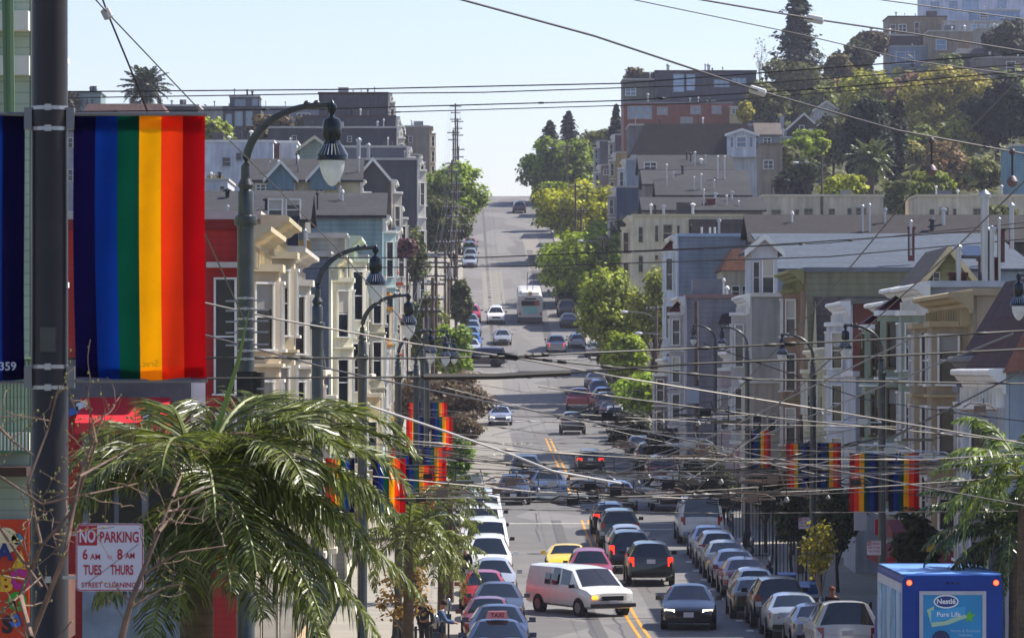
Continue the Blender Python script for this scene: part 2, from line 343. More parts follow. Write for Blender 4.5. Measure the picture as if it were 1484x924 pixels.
    for (px, ya, yb, wd) in vents:        # metal flue pipes
        c0 = P(px, yb, D + 1.5); c1 = P(px, ya, D + 1.5); hw = wd * D / F / 2
        m = MB().tube([(c0.x, D + 1.5, c0.z - .8), (c0.x, D + 1.5, c1.z)], hw, 8); m.lathe([(hw * 1.5, 0), (hw * 1.5, hw * .9), (hw * .3, hw * 2)], (c0.x, D + 1.5, c1.z - .01), 8)
        m.build('flue', STEEL, rr, smooth=40)
    if D > 250 and roof in ('flat', 'gable') and x1 - x0 > 3:
        for _ in range(random.randint(2, 4)):
            u = random.uniform(x0 + .6, x1 - .6); v_ = y0 + random.uniform(.8, depth * .4); zb_ = zt + (0 if roof == 'flat' else (zr - zt) * (v_ - y0) / (depth / 2)); h_ = random.uniform(.5, 1.1); rr_ = random.choice((.06, .09, .14))
            MB().tube([(u, v_, zb_ - .2), (u, v_, zb_ + h_)], rr_, 6).lathe([(rr_ * 1.7, 0), (rr_ * 1.7, .1), (.02, .22)], (u, v_, zb_ + h_ - .01), 6).build('vent_pipe', random.choice((STEEL, WHITE, BLACK)), rr)
        if roof == 'flat' and random.random() < .6:
            u = random.uniform(x0 + 1, x1 - 1); w_ = random.uniform(.4, .9); MB().box(u - w_, u + w_, y0 + 2.5, y0 + 4, zt + .061, zt + random.uniform(.6, 1.3)).build('roof_hatch', random.choice((mat('77787c'), mat('9a978f'), mat('55504c'))), rr)
    if fac: facade(r, fac, x0, x1, y0, y1, z0, zt, fm, gm)
    return r
def facade(r, f, x0, x1, y0, y1, z0, zt, fm, gm):
    side = f['s']; X = x1 if side == 'R' else x0; sg = 1 if side == 'R' else -1; g = T(X, y0); st = f.get('st', 3); H = zt - g
    wall = f.get('m', CREAM); tr = f.get('t', WHITE); gh = min(4.2, H * .32); sh = (H - gh - .8) / st if st else 3
    if sh > 4.6: st = int((H - gh - .8) / 3.6); sh = (H - gh - .8) / st
    W = y1 - y0
    # thin facade skin in its own colour
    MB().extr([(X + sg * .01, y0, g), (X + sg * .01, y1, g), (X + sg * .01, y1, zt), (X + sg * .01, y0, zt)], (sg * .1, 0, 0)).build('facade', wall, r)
    Xf = X + sg * .11
    # cornice with brackets
    b = MB(); pr = min(.8, f.get('pr', .75) * .62); ya = y0 - .2
    b.extr([(Xf + sg * pr * u, ya, zt + z) for u, z in ((0, -.55), (.12, -.55), (.16, -.42), (.3, -.37), (.36, -.26), (.58, -.2), (.72, -.1), (.98, -.05), (1, .06), (.9, .1), (0, .12))], (0, W + .2, 0))
    n = int(W / .7)
    for i in range(n): y = y0 + .2 + i * (W - .4) / max(1, n - 1); b.box(min(Xf, Xf + sg * pr * .45), max(Xf, Xf + sg * pr * .45), y - .06, y + .06, zt - .9, zt - .4)
    b.build('cornice', tr, r)
    bays = f.get('bays', 1); bw = f.get('bw', 2.5); pj = f.get('pj', .75); cs = [y0 + W * (i + .5) / bays + (0 if bays > 1 else -W * .14) for i in range(bays)]
    for cy in cs:
        hb = bw / 2; poly = [(Xf, cy - hb), (Xf + sg * pj, cy - hb * .5), (Xf + sg * pj, cy + hb * .5), (Xf, cy + hb)]
        if sg < 0: poly = poly[::-1]
        zb = g + gh; ztb = zt - .95
        bb = MB().prism(poly, zb, ztb)
        po = [(Xf, cy - hb - .08), (Xf + sg * (pj + .1), cy - hb * .6 - .05), (Xf + sg * (pj + .1), cy + hb * .6 + .05), (Xf, cy + hb + .08)]
        if sg < 0: po = po[::-1]
        bb.build('bay', wall, r)
        for za, zb_ in [(ztb + .003, ztb + .18), (zb - .2, zb - .003)] + [(zb + k * sh - .08, zb + k * sh) for k in range(1, st)]: MB().prism(po, za, zb_).build('bay_moulding', tr, r)
        if f.get('hood'): 
            ph = [(Xf, cy - hb - .1), (Xf + sg * (pj + .1), cy - hb * .5 - .1), (Xf + sg * (pj + .1), cy + hb * .5 + .1), (Xf, cy + hb + .1)]
            if sg < 0: ph = ph[::-1]
            m = MB(); n0 = 4; cx = sum(p[0] for p in ph) / 4
            m.add([(x, y, ztb + .225) for x, y in po] + [(Xf, cy - hb * .6, ztb + 1.2), (Xf, cy + hb * .6, ztb + 1.2)] , [(0, 1, 4), (1, 2, 5, 4), (2, 3, 5), (3, 2, 1, 0), (0, 4, 5, 3)]); m.build('bay_roof', f['hood'], r)
        for k in range(st):
            zc = zb + sh * (k + .5) - .05; hh = min(2.15, sh * .66)
            if zc + hh / 2 > ztb - .1: continue
            window(r, (Xf + sg * pj, cy, zc), (sg, 0), bw * .36, hh, fm if not f.get('fm') else f['fm'], gm)
            a = Vector((Xf + sg * pj / 2, cy - hb * .75)); nn = Vector((sg * hb * .5, -pj)).normalized()
            window(r, (a.x, a.y, zc), nn, math.hypot(hb * .5, pj) * .62, hh, fm if not f.get('fm') else f['fm'], gm)
    for k in range(st):
        zc = g + gh + sh * (k + .5); hh = min(1.8, sh * .55)
        ys_ = [y1 - W * .16] if bays == 1 else [y0 + W * .5]
        for y in ys_: window(r, (Xf, y, zc), (sg, 0), .9, hh, fm, gm)
    if f.get('shop', 1) and y0 < 230:
        s = MB().extr([(Xf, y0 + .5, g + .5), (Xf, y1 - .5, g + .5), (Xf, y1 - .5, g + 3), (Xf, y0 + .5, g + 3)], (sg * .03, 0, 0)).build('shop_window', GLASS, r)
        MB().extr([(Xf, y0 + .2, g + 3.1), (Xf, y1 - .2, g + 3.1), (Xf, y1 - .2, g + 3.9), (Xf, y0 + .2, g + 3.9)], (sg * .12, 0, 0)).build('fascia', f.get('fa', mat('3a3f48')), r)
        if f.get('awn'):
            MB().extr([(Xf, y0 + .4, g + 3.05), (Xf + sg * 1.5, y0 + .4, g + 2.4), (Xf + sg * 1.5, y0 + .4, g + 2.15), (Xf + sg * 1.45, y0 + .4, g + 2.15)], (0, W - .8, 0)).build('awning', f['awn'], r)
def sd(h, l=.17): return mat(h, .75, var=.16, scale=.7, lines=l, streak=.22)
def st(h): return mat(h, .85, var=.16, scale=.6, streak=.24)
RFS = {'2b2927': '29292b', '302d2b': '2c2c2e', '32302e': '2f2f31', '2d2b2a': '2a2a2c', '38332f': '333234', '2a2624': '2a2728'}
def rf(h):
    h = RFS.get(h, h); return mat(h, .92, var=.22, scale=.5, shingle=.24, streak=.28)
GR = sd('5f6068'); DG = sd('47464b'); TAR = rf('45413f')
# ---- left side, near to far (street facade faces right)
r = B('pale green clapboard building at the left edge behind the dark pole', -260, 43, -290, 57, 4.2, sd('97a390', .14), fac=dict(s='R', pr=.3, m=st('97a390'), t=mat('c9c6b0'), st=3, bays=0, fa=mat('5b3a2a')), cap=mat('c9c6b0'), win=[(-60, 350, 8, 480)], name='corner_building', cat='building')
b = MB(); 
for (z, d) in ((P(0, 32, 57).z, .3), (P(0, 96, 57).z, .18), (P(0, 640, 57).z, .2)): b = MB().box(P(-60, 0, 57).x, P(44, 0, 57).x, 57 - d, 56.998, z - .12, z + .12); b.build('trim_band', mat('d6d2c6'), r)
b = MB(); c = P(22, 0, 56.4)
b.tube([P(14, -60, 56.4), P(16, 170, 56.4)], .05, 6); b.tube([P(5, -60, 56.4), P(9, 170, 56.4)], .03, 6); b.build('downpipe', mat('5a7450', .5), r)
b = MB(); yb = P(0, 655, 56.0).z; yt = P(0, 520, 56.0).z
for i in range(14): x = P(-20 + i * 5.2, 0, 56).x; b.tube([(x, 55.9, yb), (x, 55.9, yt)], .012, 4)
b.tube([(P(-20, 0, 56).x, 55.9, yb), (P(48, 0, 56).x, 55.9, yb)], .025, 4); b.tube([(P(-20, 0, 56).x, 55.9, yt), (P(48, 0, 56).x, 55.9, yt)], .025, 4)
b.build('balcony_rail', mat('566e52', .6), r)
MB().box(P(-60, 0, 57).x, P(46, 0, 57).x, 56.3, 56.997, P(0, 688, 57).z, P(0, 675, 57).z).build('canopy_beam', mat('3c2418', .6), r)
# mural
m = MB().box(P(-60, 0, 57).x, P(43, 0, 57).x, 56.9, 56.996, P(0, 960, 57).z, P(0, 752, 57).z).build('mural_panel', mat('c23a12', .6, var=.2), r)
m['_o'] = r['_o']
def disc(mb, c, ro, ri, y, n=20):
    for i in range(n):
        a, b_ = 2 * math.pi * i / n, 2 * math.pi * (i + 1) / n
        mb.add([(c.x + ro * math.cos(a), y, c.z + ro * math.sin(a)), (c.x + ro * math.cos(b_), y, c.z + ro * math.sin(b_)), (c.x + ri * math.cos(b_), y, c.z + ri * math.sin(b_)), (c.x + ri * math.cos(a), y, c.z + ri * math.sin(a))], [(0, 1, 2, 3)])
for h, px, py, ro, ri in (('b0207c', 30, 838, .13, .05), ('3f9a2c', 26, 870, .12, .06), ('d9c8a0', 10, 782, .16, .0), ('2f8fb8', 26, 780, .07, .0), ('3c6cc0', 24, 898, .08, .03)):
    b = MB(); disc(b, P(px, py, 57), ro, ri, 56.88); b.build('painted_ring', mat(h, .6), m)
b = MB(); b.add([(P(18, 822, 57).x, 56.885, P(0, 822, 57).z), (P(42, 824, 57).x, 56.885, P(0, 824, 57).z), (P(32, 796, 57).x, 56.885, P(0, 796, 57).z)], [(0, 1, 2)]); b.build('painted_triangle', mat('d8a820', .6), m)
for ch, h, px, py in (('A', '1c2a6a', 8, 800), ('G', '3f9a2c', 27, 872), ('B', 'd8a820', 10, 845), ('S', '20242c', 12, 905)):
    text('painted_letter', ch, mat(h, .6), .28, (P(px, 0, 57).x, 56.87, P(0, py, 57).z), (math.pi / 2, 0, 0), m, bold=.012)
r = B('bright red clapboard building with white framed sash window', 95, 345, 332, 108, 9, sd('a8231c', .16), fac=dict(s='R', m=st('b8a68c'), t=mat('c4b594'), st=3, bays=1, pr=1.1, fa=mat('b5a890')), cap=mat('7c1c16'), win=[(310, 405, 343, 570), (312, 600, 343, 660)])
MB().box(P(300, 0, 108).x, P(344, 0, 108).x, 107.7, 107.996, P(0, 388, 108).z, P(0, 380, 108).z).build('window_hood', mat('c0b8ac'), r)
MB().box(P(278, 0, 108).x, P(298, 0, 108).x, 107.6, 107.994, P(0, 950, 108).z, P(0, 552, 108).z).build('pilaster', mat('d8d8d6'), r)
MB().box(P(120, 0, 108).x, P(277, 0, 108).x, 107.85, 107.99, P(0, 950, 108).z, P(0, 625, 108).z).build('shopfront', mat('7d8794', .5, var=.3), r)
s_ = MB(); y_ = 107.7
for (a, b_, c, d) in ((130, 640, 165, 760), (172, 640, 205, 760), (215, 650, 262, 790)): s_.box(P(a, 0, y_).x, P(c, 0, y_).x, 107.75, 107.845, P(0, d, y_).z, P(0, b_, y_).z)
s_.build('shop_window', GLASS, r)
MB().box(P(98, 0, 108).x, P(277, 0, 108).x, 107.5, 107.99, P(0, 600, 108).z, P(0, 520, 108).z).build('shop_fascia', mat('55565a', .6, var=.3), r)
a0 = MB().extr([(P(105, 0, 105).x, 107.9, P(0, 568, 108).z), (P(105, 0, 105).x, 105.6, P(0, 612, 106).z), (P(105, 0, 105).x, 105.6, P(0, 628, 106).z), (P(105, 0, 105).x, 107.9, P(0, 628, 108).z)], (P(237, 0, 105).x - P(105, 0, 105).x, 0, 0)).build('shop_awning', mat('c81424', .6), r)
a0['_o'] = r['_o']
for px, py, h in ((112, 590, '2c5cae'), (122, 582, 'c8ccd8'), (216, 590, '2c3c9a'), (226, 604, '3c6cb8'), (218, 600, 'd0d4e0')):
    c = P(px, py, 106.5); b = MB().extr([(c.x - .12, 105.5, P(0, py + 10, 106).z - .05), (c.x + .12, 105.5, P(0, py + 10, 106).z + .05), (c.x + .1, 105.5, P(0, py + 10, 106).z + .2), (c.x - .1, 105.5, P(0, py + 10, 106).z + .12)], (0, .05, 0)); b.build('awning_emblem', mat(h, .6), a0)
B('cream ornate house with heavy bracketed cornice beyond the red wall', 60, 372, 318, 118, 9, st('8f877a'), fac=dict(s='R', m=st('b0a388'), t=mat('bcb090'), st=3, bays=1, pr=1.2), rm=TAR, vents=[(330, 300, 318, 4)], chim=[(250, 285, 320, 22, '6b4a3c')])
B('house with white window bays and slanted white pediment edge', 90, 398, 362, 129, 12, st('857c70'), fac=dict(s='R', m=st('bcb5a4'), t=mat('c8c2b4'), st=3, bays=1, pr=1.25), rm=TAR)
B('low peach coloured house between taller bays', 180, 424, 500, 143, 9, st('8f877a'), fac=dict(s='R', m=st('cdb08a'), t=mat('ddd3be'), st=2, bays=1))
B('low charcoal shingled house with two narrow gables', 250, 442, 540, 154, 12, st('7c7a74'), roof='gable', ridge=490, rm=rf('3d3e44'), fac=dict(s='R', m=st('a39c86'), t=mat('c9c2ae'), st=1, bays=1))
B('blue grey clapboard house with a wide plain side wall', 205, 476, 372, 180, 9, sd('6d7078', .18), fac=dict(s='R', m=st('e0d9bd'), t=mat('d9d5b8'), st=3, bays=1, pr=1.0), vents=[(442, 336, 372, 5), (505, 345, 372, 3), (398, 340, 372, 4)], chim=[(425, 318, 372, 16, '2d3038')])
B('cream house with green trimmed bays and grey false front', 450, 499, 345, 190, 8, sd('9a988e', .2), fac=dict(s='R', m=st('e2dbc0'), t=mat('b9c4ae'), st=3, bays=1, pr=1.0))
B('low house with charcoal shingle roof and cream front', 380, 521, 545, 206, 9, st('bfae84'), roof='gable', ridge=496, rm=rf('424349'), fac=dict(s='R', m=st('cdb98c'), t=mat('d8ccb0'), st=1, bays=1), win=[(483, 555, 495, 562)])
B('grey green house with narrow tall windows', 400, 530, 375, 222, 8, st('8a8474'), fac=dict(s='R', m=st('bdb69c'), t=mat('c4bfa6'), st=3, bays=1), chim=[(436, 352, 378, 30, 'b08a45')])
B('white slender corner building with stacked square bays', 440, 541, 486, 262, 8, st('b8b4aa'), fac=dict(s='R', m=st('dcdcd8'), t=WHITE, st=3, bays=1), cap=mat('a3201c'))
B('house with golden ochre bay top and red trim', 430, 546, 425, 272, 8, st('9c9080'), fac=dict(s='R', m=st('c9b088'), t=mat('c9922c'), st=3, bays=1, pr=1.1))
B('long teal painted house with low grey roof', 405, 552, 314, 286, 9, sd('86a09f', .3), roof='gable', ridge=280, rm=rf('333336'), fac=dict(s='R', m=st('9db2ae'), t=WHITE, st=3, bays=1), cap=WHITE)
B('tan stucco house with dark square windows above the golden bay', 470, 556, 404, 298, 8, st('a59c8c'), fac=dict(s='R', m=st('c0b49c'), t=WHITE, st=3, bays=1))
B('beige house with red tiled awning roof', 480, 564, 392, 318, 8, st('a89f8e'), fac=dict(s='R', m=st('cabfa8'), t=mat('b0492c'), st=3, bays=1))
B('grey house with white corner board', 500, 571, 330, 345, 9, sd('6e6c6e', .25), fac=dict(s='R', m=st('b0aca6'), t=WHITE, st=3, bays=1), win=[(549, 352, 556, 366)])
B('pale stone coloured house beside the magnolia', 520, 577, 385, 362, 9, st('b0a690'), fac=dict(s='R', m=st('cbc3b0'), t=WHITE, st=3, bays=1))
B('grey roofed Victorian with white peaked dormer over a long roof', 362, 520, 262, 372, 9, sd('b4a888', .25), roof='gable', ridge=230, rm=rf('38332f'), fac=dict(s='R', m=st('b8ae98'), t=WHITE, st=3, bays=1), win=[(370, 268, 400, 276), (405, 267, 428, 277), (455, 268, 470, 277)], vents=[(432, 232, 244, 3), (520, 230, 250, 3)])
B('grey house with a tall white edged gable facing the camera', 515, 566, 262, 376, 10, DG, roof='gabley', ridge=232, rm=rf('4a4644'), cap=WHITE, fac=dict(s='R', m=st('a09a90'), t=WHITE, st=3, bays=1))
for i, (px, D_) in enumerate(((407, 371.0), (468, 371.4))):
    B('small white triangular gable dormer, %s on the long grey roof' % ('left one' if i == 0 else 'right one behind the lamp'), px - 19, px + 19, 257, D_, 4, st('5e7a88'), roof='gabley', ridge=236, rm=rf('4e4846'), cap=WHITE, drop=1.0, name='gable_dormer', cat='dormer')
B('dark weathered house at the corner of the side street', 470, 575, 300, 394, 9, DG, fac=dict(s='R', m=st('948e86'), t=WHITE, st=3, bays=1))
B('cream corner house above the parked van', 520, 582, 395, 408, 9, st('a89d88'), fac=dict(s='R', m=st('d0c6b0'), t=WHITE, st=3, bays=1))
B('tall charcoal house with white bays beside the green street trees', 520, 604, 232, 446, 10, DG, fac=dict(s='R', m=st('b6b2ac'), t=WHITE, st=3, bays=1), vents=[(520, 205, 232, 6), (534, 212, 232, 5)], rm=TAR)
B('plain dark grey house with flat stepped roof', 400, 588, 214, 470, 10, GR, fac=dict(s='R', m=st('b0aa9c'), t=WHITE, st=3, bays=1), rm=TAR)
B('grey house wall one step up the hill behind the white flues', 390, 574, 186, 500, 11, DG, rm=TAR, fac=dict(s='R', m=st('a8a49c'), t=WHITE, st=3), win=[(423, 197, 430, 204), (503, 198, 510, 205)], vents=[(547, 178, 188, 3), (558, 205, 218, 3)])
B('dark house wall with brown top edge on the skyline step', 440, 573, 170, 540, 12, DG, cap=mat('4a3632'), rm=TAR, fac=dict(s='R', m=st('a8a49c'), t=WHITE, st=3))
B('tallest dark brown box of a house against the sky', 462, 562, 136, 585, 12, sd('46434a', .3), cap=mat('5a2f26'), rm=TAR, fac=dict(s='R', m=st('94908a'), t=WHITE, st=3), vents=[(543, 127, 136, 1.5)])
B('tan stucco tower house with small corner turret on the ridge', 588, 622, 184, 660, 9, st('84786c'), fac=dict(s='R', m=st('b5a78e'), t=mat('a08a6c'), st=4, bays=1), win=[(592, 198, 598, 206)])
B('tan house below the tower house on the left', 586, 606, 225, 620, 9, st('9a8e7e'), fac=dict(s='R', m=st('b5a78e'), t=WHITE, st=3))
B('brown roofed long house low among the rooftops at left', 290, 442, 320, 268, 11, sd('6a675f', .3), roof='gable', ridge=276, rm=rf('333336'), win=[(388, 290, 410, 318), (414, 290, 436, 318)])
B('white cube shaped modern house with three square windows', 296, 396, 206, 450, 12, st('c6c8cc'), cap=WHITE, rm=TAR, win=[(322, 229, 334, 240), (322, 262, 330, 274), (342, 222, 350, 232)], chim=[(399, 210, 230, 12, '5a3a34')], fm=mat('8a8c90'))
B('white parapet house with brown chimney stack beside the cube house', 396, 430, 207, 456, 12, st('b8bac0'), cap=WHITE, rm=TAR, chim=[(402, 208, 228, 11, '5a3a34')])
B('sage green gabled house peeking between grey roofs', 434, 478, 216, 440, 9, sd('7f9080', .3), roof='gabley', ridge=200, rm=rf('5a5450'), cap=mat('c8bfa0'))
B('dark modern house with tall glass windows under the skyline', 323, 378, 156, 640, 9, sd('3a3c44', .3), cap=mat('2c2a2c'), fm=mat('7a8088'), win=[(327, 166, 336, 180), (340, 162, 352, 182), (356, 162, 366, 182)], gm=mat('6d8498', .1, spec=.9), rm=TAR)
B('small glazed penthouse on top of the dark modern house', 333, 376, 141, 641, 6, sd('4c4e56', .3), fm=mat('7a8088'), win=[(340, 145, 356, 153), (365, 144, 374, 153)], gm=mat('6d8498', .1, spec=.9), drop=1.8, name='penthouse', cat='penthouse')
B('long low grey house on the left skyline', 376, 466, 156, 650, 9, st('7e8088'), win=[(412, 165, 420, 175), (430, 165, 450, 172)], rm=TAR)
B('long flat roofed tan house right of the palm', 240, 324, 156, 640, 9, st('8a8684'), rm=TAR)
B('dark flat roofed house directly below the palm', 183, 287, 154, 560, 10, sd('3c3030', .3), win=[(200, 160, 225, 168)], rm=TAR)
B('small sage green tower house on the far left skyline', 108, 146, 136, 600, 8, sd('7f9290', .3), win=[(117, 144, 121, 154), (124, 144, 128, 154), (132, 144, 136, 154)], cap=mat('606860'), rm=TAR, fm=mat('50565c'))
B('pale grey house glimpsed left of the big flag', 60, 150, 190, 420, 12, sd('8a8c94', .3), roof='gable', ridge=168, rm=rf('5c5450'), win=[(98, 200, 106, 214), (98, 246, 106, 262)])
B('white garden house low behind the flag', 230, 330, 262, 400, 12, st('b8bac0'), win=[(318, 270, 326, 280)], rm=TAR)
B('mauve house with hipped roof behind the flag', 120, 240, 165, 520, 12, st('8c848c'), roof='mansard', ridge=150, rm=rf('6a5048'))
# ---- right side (street facade faces left)
FR = 'L'
B('nearest right hand house with pale blue front and red tile eave', 1463, 1640, 540, 118, 9, st('8f9aa4'), roof='mansard', ridge=455, rm=rf('4a2a24'), fac=dict(s=FR, m=st('a3a8ac'), t=WHITE, st=2, bays=1, awn=mat('5a2018')), name='shop_house')
B('house with wavy brown shingled mansard at the right edge', 1452, 1620, 520, 128, 9, st('77706a'), roof='mansard', ridge=400, rm=mat('4a3330', .9, shingle=.5, streak=.4), fac=dict(s=FR, m=st('8a8a8c'), t=mat('6e6e72'), st=2, bays=1, awn=mat('6a1c1c')), name='shop_house')
B('tan stucco house with stepped parapet and deep yellow cornice', 1415, 1580, 428, 141, 11, st('a3937a'), fac=dict(s=FR, m=st('9c8d72'), t=mat('ab9a74'), st=3, bays=2, pr=1.5, pj=1.05, bw=2.8, awn=mat('8a1418')), cap=mat('ab9a7c'), name='shop_house')
r = B('lavender grey rendered side wall with big metal flues on its roof', 1352, 1560, 416, 158, 8, st('84858e'), fac=dict(s=FR, m=st('8c9686'), t=WHITE, st=3, bays=1, pr=1.0, awn=mat('801418')), cap=mat('a8acb4'), vents=[(1389, 360, 403, 8), (1427, 286, 382, 12), (1437, 335, 380, 9), (1448, 318, 400, 4)], chim=[(1387, 400, 418, 24, '5a2e28'), (1432, 378, 414, 27, '4f2420')], name='shop_house')
G1 = mat('8f9a86', .7, streak=.2); RD = mat('5f1020', .7, lines=.3)
B('sage green Victorian with white cornice and crimson hooded bay, nearer one', 1338, 1440, 418, 167, 8, st('6f7a6c'), fac=dict(s=FR, m=G1, t=mat('dcdedd'), st=3, bays=1, pr=1.5, pj=1.25, bw=3.0, hood=RD, fm=mat('5a4a30')), cap=WHITE, name='shop_house')
B('sage green Victorian with white cornice and crimson hooded bay, farther one', 1312, 1420, 440, 176, 8, st('5c665a'), fac=dict(s=FR, m=G1, t=mat('dcdedd'), st=3, bays=1, pr=1.5, pj=1.25, bw=3.0, hood=RD, fm=mat('5a4a30')), cap=WHITE, name='shop_house')
B('grey house with olive gable and tan trusses behind the green bays', 1330, 1420, 420, 184, 9, sd('7d7a50', .25), roof='gabley', ridge=364, rm=rf('4a4642'), cap=mat('c6b48c'), win=[(1352, 395, 1362, 412)])
B('brown brick side wall behind the lamp', 1236, 1330, 440, 197, 8, mat('6a3a2e', .9, lines=.09, var=.2), fac=dict(s=FR, m=st('b9bcc4'), t=mat('d4d4d4'), st=3, bays=1), cap=mat('6a6660'))
B('white bay fronted house with one red window beside the brick wall', 1240, 1300, 545, 190, 6, st('a9adb4'), win=[(1248, 590, 1262, 645)], fm=mat('6a1c1c'), cap=mat('c8c8c8'), name='shop_house')
r = B('wide olive clapboard house with a dark shingled lower wall', 1168, 1330, 394, 216, 10, sd('75745c', .3), fac=dict(s=FR, m=st('8a6f58'), t=mat('7d7a4c'), st=3, bays=1, pr=1.2), cap=mat('6a6f78'))
MB().box(P(1180, 0, 216).x, P(1320, 0, 216).x, 215.9, 215.996, P(0, 560, 216).z, P(0, 430, 216).z).build('shingle_wall', mat('4f4a4a', .9, shingle=.25, var=.3), r)
for px in (1168, 1181, 1247):
    MB().extr([P(px - 3, 505, 215.6), P(px + 3, 505, 215.6), P(px + 1, 436, 215.6)], (0, .15, 0)).build('fin', mat('b8ae90'), r)
B('grey green clapboard storefront house with cream windows', 1198, 1262, 510, 205, 7, sd('7c7a68', .3), fac=dict(s=FR, m=st('c2bb9f'), t=mat('cfc9b0'), st=2, bays=1))
B('cream corner shop with long white sign boards under the pink gable', 1085, 1200, 555, 232 - 8, 6, st('b7ab98'), win=[(1090, 600, 1105, 625), (1112, 600, 1125, 625)], cap=WHITE, name='shop_house')
B('dusty pink house with slanting roof edge', 1068, 1140, 512, 250, 9, sd('a07880', .3), roof='shedl', ridge=462, rm=TAR, fac=dict(s=FR, m=st('b09a98'), t=WHITE, st=1, bays=1), win=[(1075, 514, 1082, 522)])
B('huge pale blue shingled roof with skylight', 1128, 1500, 393, 262, 22, st('7d8a96'), roof='shed', ridge=325, rm=mat('3e4854', .85, shingle=.5, var=.3, scale=3, streak=.2), win=[], vents=[(1320, 322, 350, 4), (1466, 300, 340, 7)], chim=[(1320, 332, 358, 9, '6b3430'), (1450, 335, 360, 10, '5a2824')], drop=14)
r = B('white faced dormer box standing on the pale blue roof', 1262, 1318, 388, 266, 7, st('b9c4cc'), roof='shed', ridge=362, rm=mat('a8b4bf', .8), win=[(1270, 390, 1280, 396), (1288, 390, 1300, 396)], drop=2.2, name='roof_dormer', cat='dormer')
B('small tilted skylight on the pale blue roof', 1402, 1420, 374, 268, 2, st('a8a490'), roof='shed', ridge=358, rm=GLASS2, drop=1.2, name='skylight', cat='skylight')
B('weathered grey stucco house with white bay windows in its gable', 1090, 1180, 430, 238, 9, st('85817c'), fac=dict(s=FR, m=st('b0aca6'), t=WHITE, st=2, bays=1))
B('upper white bay of the weathered grey house', 1088, 1127, 362, 246, 5, st('bcbcc0'), roof='gabley', ridge=345, rm=TAR, cap=WHITE, win=[(1091, 380, 1101, 424), (1104, 376, 1122, 424)], drop=9, name='bay_tower', cat='house')
B('brown shingled side wall rising behind the pale blue roof', 1092, 1500, 352, 292, 9, rf('4c413b'), roof='gable', ridge=312, rm=rf('2a2624'), vents=[(1250, 300, 318, 4), (1260, 298, 318, 4)], drop=16)
r = B('sky blue clapboard house with plain side wall', 984, 1082, 343, 300, 9, sd('838d98', .3), fac=dict(s=FR, m=st('c5cbd4'), t=WHITE, st=3, bays=1, hood=rf('7a1c20')), cap=mat('a4b6c8'), win=[(1045, 410, 1050, 430)])
B('tan house with rust shingled mansard beside the sky blue wall', 1048, 1090, 392, 286, 7, st('a69c88'), roof='mansard', ridge=360, rm=rf('64402e'), win=[(1060, 415, 1072, 430), (1075, 415, 1084, 430)])
r = B('grey lavender clapboard house with red hooded bay', 996, 1094, 432, 262, 9, sd('7a787c', .28), fac=dict(s=FR, m=st('aaa6a4'), t=mat('c8c4c0'), st=3, bays=1, hood=rf('6a2824')), win=[(1062, 490, 1070, 515)], cap=mat('8c6c68'))
MB().extr([P(1040, 470, 261.9), P(1046, 455, 261.9), P(1072, 452, 261.9), P(1060, 470, 261.9)], (0, -.6, 0)).build('canopy_roof', rf('3a3032'), r)
B('dark clapboard house at the street corner past the lavender wall', 972, 1010, 522, 276, 9, sd('4c4a50', .3), fac=dict(s=FR, m=st('77747a'), t=WHITE, st=2))
r = B('cream three storey apartment house with rounded bay and long cornice', 918, 1078, 314, 385, 10, st('c9bea6'), fac=dict(s=FR, m=st('cfc6b2'), t=mat('cfc6b2'), st=4, bays=1), cap=mat('bcae90'), win=[(925, 329, 932, 351), (949, 327, 954, 350), (960, 326, 975, 350), (981, 327, 985, 350), (925, 371, 932, 394), (949, 370, 954, 376), (960, 370, 975, 376)], fm=mat('b8ad96'), gm=GLASS)
MB().box(P(998, 0, 385).x, P(1082, 0, 385).x, 384.6, 384.95, P(0, 345, 385).z, P(0, 318, 385).z).build('dark_upper_wall', rf('4a3f3c'), r)
v = MB()
for px in (1017, 1029, 1036): c = P(px, 341, 384); v.tube([c, P(px, 329, 384)], .11, 6)
v.build('white_flue', WHITE, r)
r = B('cream row of flats with dark windows under the wooded hill, left one', 1106, 1280, 285, 440, 12, st('c6b89e'), cap=mat('d0c2a4'), win=[(1118, 305, 1132, 313), (1152, 304, 1158, 313), (1165, 303, 1178, 313), (1201, 303, 1210, 313), (1228, 302, 1234, 313), (1240, 302, 1255, 313)], fm=mat('8c8270'), gm=GLASS, vents=[(1247, 308, 318, 3), (1255, 306, 318, 3)])
r = B('cream row of flats with dark windows under the wooded hill, right one', 1330, 1500, 285, 430, 12, st('c6b89e'), cap=mat('d0c2a4'), win=[(1347, 304, 1354, 312), (1361, 302, 1375, 312), (1381, 303, 1386, 312), (1410, 303, 1425, 312)], fm=mat('8c8270'), gm=GLASS, chim=[(1412, 298, 318, 32, '6a2f24')])
B('teal house at the right edge below the dark trees', 1470, 1560, 212, 470, 12, sd('6f93a0', .3), rm=TAR)
